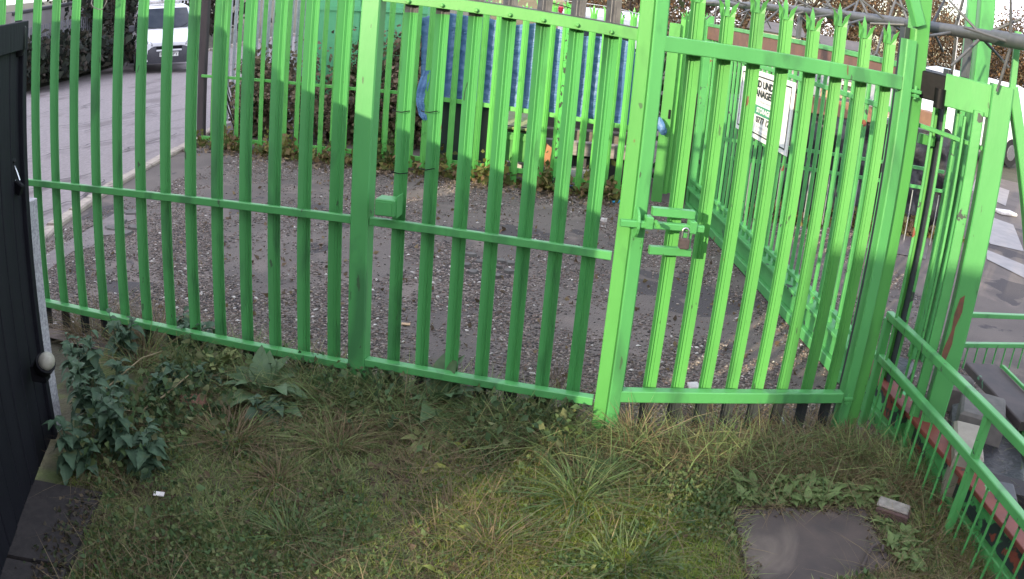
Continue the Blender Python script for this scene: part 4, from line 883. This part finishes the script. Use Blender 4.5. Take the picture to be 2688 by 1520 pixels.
# flattened straw and litter
P=lawn_pts(8000,lambda x,y:np.clip(dry(x,y)**1.5,.04,1)); P[:,2]+=.012+RNG.random(len(P))*.02
V,F,C=blades(P,.058,.0022,4.0,ST+[(.10,.075,.05)],.1); V[:,2]=np.minimum(V[:,2],np.repeat(P[:,2],7)+.03)
tag(npmesh('dead_straw',V,F,BLADE,C),kind='stuff')
# clover and small broad leaves
clv=lambda x,y: np.clip(.04+.9*np.exp(-(((x+1.25)/.45)**2+((y-1.75)/.5)**2))+.8*np.exp(-(((x-.30)/.35)**2+((y-2.95)/.22)**2))+.5*vn(x,y,2.2,4)+.5*np.exp(-((x-.1)/.3)**2-((y-2.2)/.3)**2),.02,1)
P=lawn_pts(17000,clv); P[:,2]+=.022+RNG.random(len(P))*.03
tag(leaf_cloud('clover',P,.019,[(.095,.155,.060),(.075,.13,.052),(.12,.17,.065),(.15,.17,.07)],droop=-.9,hi=1.4),kind='stuff')
P=lawn_pts(5000,lambda x,y:np.clip(.3+.5*vn(x,y,3,8),.05,1)); P[:,2]+=.015
tag(leaf_cloud('dead_leaf_litter',P,.030,[(.15,.10,.075),(.10,.07,.055),(.20,.15,.10)],droop=0),kind='stuff')
# tangled band of long grass and small weeds along the fence foot
bnd=lambda x,y: np.clip(np.exp(-((y-(3.30+.10*np.clip(x,0,1)))/.17)**2)*(.45+.55*(x<-.25))*(.6+.6*vn(x,y,2.3,6)),0,1)
V,F,C=join([blades(lawn_pts(5200,bnd),.20,.0040,1.0,GR+GT,.7),blades(lawn_pts(3000,bnd),.20,.0030,1.4,ST,.8)]); tag(npmesh('long_fence_grass',V,F,BLADE,C),kind='stuff')
DKP=[G(690,1030),G(585,985),G(1150,1070),G(1130,1110),G(740,1085)]
free=lambda x,y: np.prod([((x-p.x)**2+(y-p.y)**2>.17**2) for p in DKP],axis=0)
P=lawn_pts(2600,lambda x,y:free(x,y)*bnd(x,y)*(x<-.2)+.9*np.exp(-(((x+2.05)/.25)**2+((y-2.75)/.45)**2))); P[:,2]+=.02+RNG.random(len(P))**1.5*.16
tag(leaf_cloud('weed_undergrowth',P,.030,[(.085,.14,.055),(.065,.115,.05),(.11,.155,.06),(.14,.155,.07),(.055,.095,.045)],droop=.3,hi=1.6),kind='stuff')
# grass creeping over the slab edges
P=[]
for i in range(900):
    e=random.choice((0,0,1,3,3)); a_,b_=SLAB[e],SLAB[(e+1)%4]; q=a_.lerp(b_,random.random()); cc=sum(SLAB,Vector())/4; q=q+(q-cc).normalized()*random.uniform(-.012,.03); P.append((q.x,q.y,.02))
V,F,C=blades(P,.055,.0032,1.3,GR+ST[:3],.6); tag(npmesh('slab_edge_grass',V,F,BLADE,C),kind='stuff')
P=[]
for i in range(700):
    e=random.choice((0,0,1,3)); a_,b_=SLAB[e],SLAB[(e+1)%4]; q=a_.lerp(b_,random.random()); cc=sum(SLAB,Vector())/4; q=q+(q-cc)*random.uniform(-.30,.02)*random.random()**2; P.append((q.x,q.y,.039))
tag(leaf_cloud('slab_litter',P,.016,[(.11,.09,.06),(.16,.12,.08),(.08,.07,.05)],droop=-.6,hi=1.5),kind='stuff')
# distinct tufts
def tuft(px,py,n,h,wd,lean,cols,label,r=.05,cat='grass tuft',bend=.6):
    p=G(px,py,.02); z=lz(p.x,p.y)-.005; a=RNG.random(n)*6.283; rr=r*np.sqrt(RNG.random(n))
    P=np.stack([p.x+rr*np.cos(a),p.y+rr*np.sin(a),np.full(n,z)],1)
    V,F,C=blades(P,h,wd,lean,cols,bend,a+RNG.normal(size=n)*.5)
    o=npmesh('grass_tuft',V-np.array([p.x,p.y,z]),F,BLADE,C); o.location=(p.x,p.y,z); return tag(o,label,cat)
tuft(1285,1105,360,.165,.0055,1.2,GT,'large arching green grass tuft right of the middle gate dock',.06)
tuft(1520,1310,300,.145,.005,1.4,GT,'large loose green grass tuft in the middle of the lawn',.07)
tuft(1600,1265,140,.11,.0050,1.4,GT,'smaller green tuft touching the large loose tuft',.06)
tuft(1500,1245,180,.13,.0045,1.0,[(.055,.11,.05),(.07,.13,.055)],'bluish green tuft behind the large loose tuft',.06)
tuft(890,1075,300,.15,.0045,.6,[(.065,.12,.035),(.085,.14,.045)],'upright green tuft left of the square post foot',.07)
tuft(370,960,260,.22,.0045,1.1,GR+ST[:2],'long drooping grass tuft among the nettles',.09)
tuft(880,1170,320,.13,.004,1.2,GR+ST,'half dead brownish tuft below the square post',.10)
tuft(610,1160,320,.14,.004,1.3,ST+GR[:2],'straw coloured tuft left of the half dead tuft',.10)
tuft(730,1255,160,.11,.004,1.5,ST,'flat star of dead straw in the lawn left of centre',.04)
tuft(1290,1440,150,.10,.0042,1.5,GT+ST[:2],'thin pale tuft near the bottom centre of the lawn',.06)
tuft(1640,1480,180,.11,.0050,1.2,GT,'bright tuft at the bottom edge left of the slab',.09)
tuft(1660,1180,90,.24,.0036,.7,[(.34,.27,.17),(.26,.19,.11)],'tall pale dead stalks under the spiked gate left end',.05)
tuft(1900,1120,320,.13,.0036,1.3,ST,'dense dry straw under the spiked gate bottom rail',.20)
tuft(2120,1150,360,.16,.0036,1.5,ST,'long tangled dry straw at the foot of the hinge post',.14)
tuft(2230,1185,300,.14,.0036,1.3,ST+GR[:1],'dry grass tuft along the first bars of the low railing',.10)
tuft(760,1410,120,.12,.004,1.0,GT,'sparse tuft in the lawn right of the plinth',.05)
tuft(250,872,420,.20,.0034,1.2,ST,'tangled dead grass hanging over the left panel bottom rail',.16)
tuft(400,892,420,.20,.0034,1.3,ST,'dead straw piled on the bottom rail above the nettles',.14)
tuft(2440,1420,220,.13,.0036,1.2,GR+ST,'mixed grass tuft under the low railing near bottom corner',.10)
tuft(1460,1000,60,.16,.0028,.9,[(.20,.15,.10),(.13,.10,.06)],'few dry stalks beside the middle gate stile',.06)
tag(MB().tube([G(265,1060,.05),G(330,1078,.06),G(370,1080,.08),G(430,1040,.12),G(495,985,.17)],[.006,.006,.0055,.005,.003],6).build('straw_stalk',STEMM),'long bent straw stalk lying across the nettles','stalk')
tag(MB().tube([G(278,1020,.10),G(330,975,.16),G(372,940,.2),G(425,922,.24)],[.004,.004,.003,.002],6).build('straw_stalk',STEMM),'thin straight straw stalk slanting above the bent one','stalk')
# ================================================================== VANS
def van(loc,hd,label,plate=None,rack=True,group=None):
    t=thing('white_van',loc,label,'van',group); Rm=Matrix.Translation(Vector(loc))@Matrix.Rotation(hd,4,'Z')
    T=lambda x,y,z: Rm@Vector((x,y,z))
    st=[(0.0,.30,.78,.72,.64),(.06,.25,.86,.80,.70),(.20,.24,.92,.85,.76),(.92,.24,1.09,.87,.80),(1.58,.24,1.71,.88,.70),(1.95,.24,1.79,.88,.69),(3.7,.24,1.82,.88,.70),(4.15,.26,1.76,.86,.68)]
    b=MB(); V=[]
    for y,zl,zt,wb,wt in st:
        bl=min(1.02,zt*.86); half=[(wb*.96,zl),(wb,zl+.18),(wb,bl*.8),(wb-.01,bl),(wt+.03,zt-.07),(wt-.10,zt)]
        V+=[T(-x,y,z) for x,z in half]+[T(x,y,z) for x,z in reversed(half)]
    n=12; b.add(V,[(j*n+i,j*n+(i+1)%n,j*n+n+(i+1)%n,j*n+n+i) for j in range(len(st)-1) for i in range(n)],smooth=True)
    b.add(V,[tuple(range(n)),tuple(range(len(V)-1,len(V)-n-1,-1))]); b.build('body',WHITEV,t)
    def plate3(nm,P,m,par=t): b=MB(); b.add([T(*p) for p in P],[tuple(range(len(P)))]); return b.build(nm,m,par)
    ws=plate3('windscreen',[(-.71,.955,1.125),(.71,.955,1.125),(.735,1.0,1.17),(.63,1.515,1.665),(-.63,1.515,1.665),(-.735,1.0,1.17)],GLASS)
    ws.location+=Rm.to_3x3()@Vector((0,-.012,.022))
    for s in (-1,1):
        MB().tube([T(s*.1,.95,1.13),T(s*.45,.955,1.16),T(s*.62,1.05,1.25)],.008,5).build('wiper',BLACKM,t)
        MB().add([T(s*.885,1.15,1.06),T(s*.885,2.15,1.08),T(s*.80,2.10,1.55),T(s*.80,1.62,1.53)],[(0,1,2,3)]).build('side_window',GLASS,t)
        hl=MB().add([T(s*.44,-.012,.70),T(s*.70,.035,.72),T(s*.83,.16,.86),T(s*.80,.30,1.0),T(s*.66,.12,.90),T(s*.48,.0,.80)],[tuple(range(6))]).build('headlight',LAMPG,t)
        MB().tube([T(s*.64,.02,.80),T(s*.64,.0,.80)],[.07,.055],12).build('lamp_lens',CHROME,hl)
        b=MB(); b.box(T(s*1.0,1.12,1.16),(.16,.10,.20),hd,ch=.03).build('wing_mirror',RUBBER,t)
        for y in (.78,3.35):
            wl=MB().tube([T(s*.70,y,.31),T(s*.90,y,.31)],.31,18).build('wheel',TYRE,t); MB().tube([T(s*.895,y,.31),T(s*.91,y,.31)],[.19,.17],12).build('hub_cap',GALV,wl)
    V=[]
    for y0,z in ((-.035,.24),(-.065,.40),(-.05,.60),(.0,.70)):
        V+=[T(x*.1,y0+.13*max(0,abs(x*.1)-.45)**1.1/.45*1.6,z) for x in range(-9,10)]
    b=MB(); b.add(V,[(j*19+i,j*19+i+1,(j+1)*19+i+1,(j+1)*19+i) for j in range(3) for i in range(18)],smooth=True); b.build('bumper',RUBBER,t)
    MB().box(T(0,-.045,.66),(.72,.03,.075),hd,ch=.006).build('grille',BLACKM,t); MB().box(T(0,-.075,.585),(.70,.02,.045),hd,ch=.006).build('grille_bar',WHITEV,t)
    for k in (0,1):
        b=MB(); z0=.765+.045*k
        for s in (-1,1): b.beam(T(0,-.035,z0+.045),T(s*.085,-.032,z0),.012,.020,c=.001)
        b.build('chevron_emblem',CHROME,t)
    b=MB().box(T(0,-.085,.475),(.52,.015,.112),hd).build('number_plate',PLATE,t)
    if plate:
        mt=Rm@Matrix.Translation((0,-.0945,.475))@Matrix.Rotation(R_(90),4,'X'); tx=text(plate,0,0,.115,INK,None,mt,sx=1.0,bold=.002); tx.parent=b; tx.location=tx.location-root_loc(b)
    if rack:
        for y in (1.75,2.6,3.5):
            MB().tube([T(-.68,y,1.80),T(-.68,y,1.90),T(.68,y,1.90),T(.68,y,1.80)],.022,6).build('roof_bar',WHITEV,t)
        MB().tube([T(-.60,1.5,1.93),T(-.60,3.9,1.93)],.03,6).build('ladder_rail',GALV,t); MB().tube([T(-.1,1.5,1.93),T(-.1,3.9,1.93)],.03,6).build('ladder_rail',GALV,t)
        b=MB().box(T(.0,1.95,1.86),(.9,.18,.06),hd,ch=.01).build('light_bar',WHITEB,t)
    return t
p=G(441,188); van(p,math.atan2(p.y,p.x)-math.pi/2+R_(6),'white van with roof bars driving towards the yard along the asphalt road',plate='FL57 NPY')
p=G(2476,428); van((p.x-1.0,p.y+.9,0),R_(-58),'white van parked far right seen through the portal frame',rack=False)
p=G(2720,455); van((p.x+.6,p.y+1.5,0),R_(-75),'white van cut off by the right edge beside the raking brace',rack=False)

b=MB()
for Ln in ([(60,310),(130,290),(200,283),(260,262)],[(150,330),(230,318),(330,300),(440,262)],[(60,420),(150,395),(260,370),(300,362)],[(240,338),(330,318),(420,296),(480,290)],[(60,500),(150,470),(240,455)],[(110,560),(200,520),(280,470)],[(300,400),(380,372),(470,350)]):
    Pp=resample([G(*q) for q in Ln],14); Pp=[p+Vector((random.gauss(0,.035),random.gauss(0,.05),0)) for p in Pp]
    for a_,c_ in zip(Pp,Pp[1:]):
        t_=(c_-a_).normalized(); s_=Vector((-t_.y,t_.x,0))*random.uniform(.006,.016); z_=Vector((0,0,-.008)); b.quad(a_-s_+z_,c_-s_+z_,c_+s_+z_,a_+s_+z_)
tag(b.build('road_crack',mat('dark_crack_fill',(.09,.078,.08),rough=.9),org=(0,0,0)),kind='stuff')
# ================================================================== FAR LEFT: bank, fence, wall
FAA,FBB=Vector((-14.6,13.0,0)),Vector((-17.0,20.5,0))
b=MB(); V=[]
FB2=resample([Vector((-13.6,7.5,0)),FAA,FBB,Vector((-20,32,0))],40); FKr=resample(FK[:7],40)
for i in range(40):
    a=FKr[i]; c=FB2[i]; out=(c-a).normalized()
    for j,(f,zz) in enumerate(((0,.05),(.35,.25),(.8,.75),(1.0,.85),(1.6,.9),(4,1.0))):
        q=a.lerp(c,f)+Vector((0,0,0)); V.append((q.x,q.y,hgt(q.x,q.y)+zz+random.uniform(-.05,.05)*(j>0)))
b.add(V,[(i*6+j,i*6+j+1,(i+1)*6+j+1,(i+1)*6+j) for i in range(39) for j in range(5)],smooth=True); tag(b.build('bank',GROUNDM,org=(0,0,0)),kind='structure')
ff=thing('palisade_fence',((FAA+FBB)/2),'distant dull grey palisade fence on the dark bank across the road','fence')
zt0,zt1=PV(75,74,FAA,FBB).z,PV(242,37,FAA,FBB).z; x0,x1=PV(52,80,FAA,FBB),PV(262,30,FAA,FBB)
fm=pale_mesh('pale',.075,0,1.5,[mat('dull_fence_grey',(.17,.17,.19),(.12,.12,.135),rough=.7,scale=20)],-1)
N=int((x1-x0).length/.165)
for i in range(N):
    f=i/(N-1); q=x0.lerp(x1,f); place(fm,'pale',ff,(q.x,q.y,zt0+(zt1-zt0)*f-1.5),rz=math.atan2((FBB-FAA).y,(FBB-FAA).x))
for dz in (.35,1.2): MB().beam(Vector((x0.x-.05,x0.y,zt0-dz)),Vector((x1.x-.05,x1.y,zt1-dz)),.02,.05).build('rail',GALV,ff)
wa,wb_=FAA+Vector((-1.6,-.8,0)),FBB+Vector((-1.6,-.4,0)); u=PV(20,40,wa,wb_); v=PV(215,7,wa,wb_)
tag(MB().beam(Vector((u.x,u.y,(u.z)/2-.2)),Vector((v.x,v.y,(v.z)/2-.2)),.3,max(u.z,v.z)+.4,c=.02).build('concrete_wall',FARWALL),'pale concrete wall behind the distant grey palisade fence','wall')
tag(MB().beam(Vector((u.x,u.y,u.z+.02)),Vector((v.x,v.y,v.z+.04)),.4,.10,c=.02).build('wall_coping',mat('dark_coping',(.06,.055,.06),rough=.8)),'dark coping strip along the top of the far concrete wall','coping')
DK=[(.030,.036,.024),(.022,.028,.020),(.045,.042,.030),(.055,.045,.035),(.018,.022,.018)]
lab=['dark bramble bush on the bank at far left edge','dark bush on the bank between second and third pales','low dark bush on the bank above the far kerb','dark ivy mass on the bank behind the fifth pale','tall dark hedge on the bank left of the van','dark overgrown bush directly left of the van windscreen']
for k,(px,py,r,hh) in enumerate(((60,185,1.1,.45),(120,170,1.2,.45),(180,155,1.2,.45),(240,140,1.3,.5),(305,70,1.4,1.6),(350,60,1.5,1.8))):
    q=PV(px,py,FAA+Vector((.7,.4,0)),FBB+Vector((.7,.4,0))); bush('dark_bush',(q.x,q.y,max(q.z,.4)),(r,r*.8,hh),1700,.17,DK,lab[k],clumps=16)
for k,(px,py,r,hh) in enumerate(((255,0,2.0,2.2),(330,0,2.4,2.6),(420,-10,2.4,2.8),(500,0,2.2,2.4))):
    q=PY(px,py,30); bush('dark_tree_mass',(q.x,q.y,q.z-.5),(r,r*.8,hh),1800,.26,[(.05,.04,.03),(.04,.036,.03),(.06,.045,.035),(.03,.032,.026)],['dull brown bush at road end above the second wire coil','brown bare bush behind the van roof left','brown bush above the van roof','brown bush right of van behind the timber post'][k],clumps=16)
p=PY(92,215,12.6) ; p=G(70,207); tag(MB().box((p.x-.3,p.y,.12),(.35,.25,.22),.4,rx=.3,ch=.06).build('rubbish_bag',WHITEB),'pale rubbish lying on the bank at far left','rubbish')

# ================================================================== FAR RIGHT: black screen, cabinets, trees, buildings
ba,bb=G(1960,556),G(2492,612); dB=(bb-ba).normalized(); nB=Vector((-dB.y,dB.x,0)); LB=(bb-ba).length
b=MB(); NX,NZ=90,16; V=[]
for i in range(NX):
    for j in range(NZ):
        t=-.6+(LB+.6)*i/(NX-1); z=1.10*j/(NZ-1); V.append(ba+dB*t+nB*(.05*math.sin(t*9+z*3)+.03*math.sin(t*23+z*11)+.02*math.sin(z*17-t*5))+Vector((0,0,z)))
b.add(V,[(i*NZ+j,(i+1)*NZ+j,(i+1)*NZ+j+1,i*NZ+j+1) for i in range(NX-1) for j in range(NZ-1)],smooth=True)
b.box(ba+dB*(LB/2-.3)+nB*.55+Vector((0,0,.54)),(LB+.56,.9,1.08),math.atan2(dB.y,dB.x))
tag(b.build('black_screen',BLACKP),'long low wall of black plastic sheet beyond the sliding gate','screen')
tag(MB().beam(ba+dB*.2+nB*.02+Vector((0,0,1.17)),ba+dB*(LB-1.15)+nB*.02+Vector((0,0,1.17)),.08,.17,c=.008).build('timber_plank',WOODB),'long brown timber plank lying along the top of black screen','plank')
def onB(px,py,off): return PV(px,py,ba,ba+dB,off)
def bbox(nm,x0,y0,x1,y1,off,dep,m,label,cat):
    p0,p1=onB(x0,y0,off),onB(x1,y1,off); c_=(p0+p1)/2+nB*dep/2; return tag(MB().box(c_,(abs((p1-p0).dot(dB)),dep,abs(p0.z-p1.z)),math.atan2(dB.y,dB.x),ch=.01).build(nm,m),label,cat)
bbox('grey_cabinet',2146,165,2205,262,.7,.5,GREYBOX,'pale grey steel cabinet standing behind the brown plank','cabinet')
bbox('grey_cabinet',2290,215,2352,300,.7,.5,GREYBOX,'second pale grey cabinet behind the plank near hinge post','cabinet')
bbox('plywood_sheet',2160,220,2192,262,.5,.04,WOODT,'small tan plywood sheet leaning on the left grey cabinet','board')
bbox('plywood_sheet',2205,235,2262,268,.5,.04,mat('pale_board',(.62,.48,.32),rough=.7),'pale board lying behind the plank between cabinets','board')
bbox('plywood_sheet',2335,280,2352,312,.4,.04,mat('pinkish_board',(.60,.42,.34),rough=.7),'pinkish board right of second grey cabinet','board')
bbox('brown_crate',2455,300,2478,348,.6,.4,WOODB,'brown wooden crate at right end of the black screen','crate')
bbox('louvre_box',2222,175,2262,222,2.4,.6,mat('louvre_grey',(.22,.21,.23),(.15,.145,.16),rough=.6,scale=3),'grey louvred box between two spiked pales','box')
# low barrier before the black screen
r3=thing('low_railing',Vector((1.4,8.35,0)),'far low green railing in front of the black plastic screen','railing')
for nm,ya,yb in (('top_rail',368,452),('second_rail',414,503)):
    MB().beam(PY(1880,ya-5,8.3),PY(2478,yb,8.3),.03,.035,c=.003).build(nm,GREEN,r3)
q0,q1=PY(1880,410,8.3),PY(2478,503,8.3); bm_=MB().tube([(0,0,0),(0,0,q0.z)],.006,6).mesh('bar',[mat('pale_bar',(.40,.42,.40),rough=.5)])
for i in range(24): place(bm_,'bar',r3,(q0.x+(q1.x-q0.x)*(i+.5)/24,8.3,0))
for f in (0,.5,1): MB().beam((q0.x+(q1.x-q0.x)*f,8.3,-.05),(q0.x+(q1.x-q0.x)*f,8.3,q0.z+.22),.035,.035,up=(0,1,0)).build('post',GREEN,r3)
def seg_weeds(n):
    P=[]
    for _ in range(n): f=random.random(); q=ba.lerp(bb,f)-nB*.18; P.append((q.x+random.gauss(0,.05),q.y+random.gauss(0,.10),abs(random.gauss(0,.07))*(.6+.5*math.sin(f*19))))
    return P
tag(leaf_cloud('screen_foot_weeds',seg_weeds(2200),.07,[(.20,.18,.07),(.25,.18,.09),(.14,.14,.05),(.18,.12,.08)]),kind='stuff')
p=onB(1905,330,.9); bush('dark_bush',(p.x-.1,p.y+.6,.75),(.75,.6,.85),2600,.09,[(.035,.06,.025),(.05,.075,.03),(.025,.04,.02)],'dark green bush behind the left end of black screen',clumps=12)
# pale tarmac patches and a card on the far right tarmac
for k,P in enumerate(([(2560,470),(2650,500),(2640,540),(2550,500)],[(2575,560),(2660,590),(2688,660),(2600,640),(2565,600)],[(2590,655),(2700,700),(2700,735),(2590,680)],[(2300,600),(2440,630),(2430,680),(2270,650)])):
    b=MB(); b.add([G(x,y,.005+.001*k) for x,y in P],[tuple(range(len(P)))]); tag(b.build('tarmac_patch',mat('pale_tarmac_%s'%('abcd'[k]),(.19,.165,.165),(.13,.115,.12),rough=.4,scale=6,bump=.002)),kind='structure')
p=G(2638,563); tag(MB().box((p.x,p.y,.03),(.34,.20,.05),.3,ch=.012).build('carton',WHITEB),'flattened white carton lying on the far right tarmac','carton')
for (px,py) in ((2462,482),(2425,480)):
    p=G(px,py); tag(MB().box((p.x,p.y,.05),(.16,.10,.09),.6,ch=.02).build('white_litter',WHITEB),'small white litter lying beyond the end of the black screen','litter','white litter beyond black screen')
# trees
BR=[(.16,.095,.055),(.12,.075,.05),(.20,.12,.06),(.10,.075,.055),(.14,.11,.07),(.08,.065,.045)]
def tree(px,py,Y,r,hh,label,cols=BR,n=9000,size=.115):
    q=PY(px,py,Y); g=0.0; t=thing('tree',(q.x,q.y,-.05),label,'tree'); zc=q.z
    b=MB(); b.tube([(q.x,q.y,-.1),(q.x+.1,q.y,zc*.4),(q.x-.05,q.y,zc*.8),(q.x,q.y,zc+hh*.6)],[r*.085,r*.065,r*.045,r*.015],7); b.build('trunk',BARK,t)
    b=MB()
    for i in range(16):
        a=random.random()*6.28; z0=zc*random.uniform(.35,.9); e=Vector((q.x+r*.95*math.cos(a)*random.uniform(.5,1),q.y+r*.95*math.sin(a),zc+hh*random.uniform(-.5,.95)))
        s_=Vector((q.x,q.y,z0)); b.tube([s_,s_.lerp(e,.5)+Vector((0,0,.12*hh)),e],[r*.03,r*.02,r*.006],5)
    b.build('limbs',BARK,t); P=ell((q.x,q.y,zc),(r,r,hh),n,26,.22); leaf_cloud('crown',P[P[:,2]>.3],size,cols,parent=t)
TR=[(1500,10,46,3.2,3.4,'brown autumn tree above the back fence behind white caravan'),(1650,30,40,3.0,3.0,'brown autumn tree left of the tall stiles'),(1850,0,44,3.6,3.6,'bare brown tree above the left spikes of the right gate'),
(1980,20,50,3.6,3.4,'orange brown tree behind the middle spikes'),(2110,30,46,3.6,3.2,'brown tree behind the right hand spikes'),(2230,40,48,3.4,3.2,'brown tree left of the brace top'),
(2330,50,44,3.0,3.0,'brown tree directly behind the right gate stile top'),(2450,75,52,2.6,2.4,'pale brown tree right of the hinge post'),(2530,140,50,2.8,1.9,'rusty orange tree above the portal head beam'),
(2600,170,48,2.2,1.5,'small rusty tree behind the pipe holder'),(2680,160,42,2.3,2.4,'brown tree at the right edge of the picture'),(2760,120,40,3,3,'brown tree just beyond the right edge')]
for a in TR: tree(*a)
def house(px,py,Y,wd,dep,zw,zr,m,label):
    q=PY(px,py,Y); t=thing('house',(q.x,q.y,0),label,'house'); MB().box((q.x,q.y,zw/2),(wd,dep,zw)).build('walls',m,t)
    b=MB(); V=[(q.x-wd/2-.2,q.y-dep/2-.25,zw),(q.x+wd/2+.2,q.y-dep/2-.25,zw),(q.x+wd/2+.2,q.y+dep/2+.25,zw),(q.x-wd/2-.2,q.y+dep/2+.25,zw),(q.x-wd/2-.2,q.y,zr),(q.x+wd/2+.2,q.y,zr)]
    b.add(V,[(0,1,5,4),(2,3,4,5),(0,4,3),(1,2,5),(3,2,1,0)]); b.build('roof',ROOFM,t)
    for k in range(3):
        wn=MB().box((q.x-wd*.3+wd*.3*k,q.y-dep/2-.03,zw*.6),(wd*.13,.06,zw*.4)).build('window',WHITEV,t); MB().box((q.x-wd*.3+wd*.3*k,q.y-dep/2-.065,zw*.6),(wd*.10,.02,zw*.33)).build('pane',GLASS,wn)
house(2035,92,34,1.7,3,1.75,2.15,CREAM,'low cream house with grey roof behind the spiked gate'); house(2440,180,30,2.2,3,1.2,1.6,CREAM,'low cream house with dark roof right of the hinge post')
house(2205,112,38,1.9,3,1.6,2.0,CREAM,'cream house under the orange tree behind right spikes')
q=PY(1575,66,15); cv=thing('caravan',(q.x,q.y,0),'white caravan roof showing above the tarp behind back fence','caravan')
MB().box((q.x,q.y+.8,1.05),(1.6,1.9,1.5),.1,ch=.14).build('body',WHITEV,cv); MB().box((q.x,q.y-.17,1.35),(1.1,.05,.40),.1,ch=.02).build('window',GLASS,cv)
for s in (-1,1): MB().tube([(q.x+s*.75,q.y+.9,.3),(q.x+s*.9,q.y+.9,.3)],.3,14).build('wheel',TYRE,cv)
q=PY(1385,35,18); tag(MB().box((q.x,q.y,.95),(1.5,1.2,1.9),.2,ch=.05).build('site_cabin',mat('beige_cabin',(.42,.34,.20),(.36,.29,.17),rough=.7)),'beige cabin glimpsed above the gate rail behind back fence','cabin')
q=PY(1472,24,8.3); tag(MB().box(q,(.045,.02,.05),.3,ch=.008).tube([q,q+Vector((.01,0,-.09))],[.02,.012],6).build('red_rag',REDP),'bright red rag caught on the wire above the back fence','rag')
q=PY(2516,60,26); tag(MB().tube([(q.x,q.y,0),(q.x,q.y,4.5)],.04,8).build('lamp_column',mat('pale_column',(.36,.37,.4),rough=.5)),'thin pale lamp column against the sky at top right','column')
# wires along the fence tops
tag(MB().tube([PY(1480,2,8.1),PY(1580,15,8.1),PY(1640,27,8.1),PY(1690,40,8.1)],.005,5).build('top_wire',CHROME),'straight pale wire running over the back fence spikes','wire')
tag(MB().tube([PY(1420,0,8.1),PY(1450,8,8.1),PY(1480,16,8.1),PY(1500,22,8.1)],.005,5).build('slack_wire',BLACKM),'dark slack wire looped over the back fence spikes','wire')
tag(MB().tube([PY(1600,-5,8.1),PY(1625,20,8.1),PY(1640,48,8.1)],.004,5).build('stray_wire',BLACKM),'dark stray wire hanging right of the caravan','wire')
c_=PY(263,-3,D-.05); tag(MB().tube([c_+Vector((.055*math.cos(a),.01*math.sin(3*a),.055*math.sin(a))) for a in np.linspace(0,6.1,22)],.0028,5).build('wire_coil',GALV),'loop of loose grey wire hooked on a pale at top left','wire')

# ================================================================== added blocks out of view, shaped to cast shade from the low sun
BKM=mat('shade_block_brick',(.20,.12,.09),(.15,.09,.07),rough=.85,scale=30)
def blocker_box(nm,x0,x1,y0,y1,h,label,cat): return tag(MB().box(((x0+x1)/2,(y0+y1)/2,h/2-.03),(x1-x0,y1-y0,h),0,ch=.02).build(nm,BKM),label,cat)
blocker_box('long_shade_block',-3.72,10,-6.2,-5,3.6,'long added block behind the camera shading the right gate','shade_block')  # added unseen block, its height shades the lower right gate
blocker_box('gap_shade_wall',-4.80,-3.73,-5.3,-5.0,2.15,'low added wall behind the camera letting sun through the gap','wall')  # added low piece, leaves a sunbeam for gate and lawn
blocker_box('left_shade_wall',-13.18,-4.81,-5.4,-5.0,3.6,'taller added wall left of the gap shading the yard','wall')  # added unseen screen that keeps the yard in shade
blocker_box('side_shade_block',-4.9,-3.0,.9,1.7,2.30,'added unseen block beside the black gate shading the left panel','shade_block')  # put in out of view to shade the left fence panel
blocker_box('tall_shade_block',-60,-13.2,-14,-5,12,'tall added unseen block behind the camera shading the road','tall_shade_block')  # invented bulk whose shadow covers road, bank and van
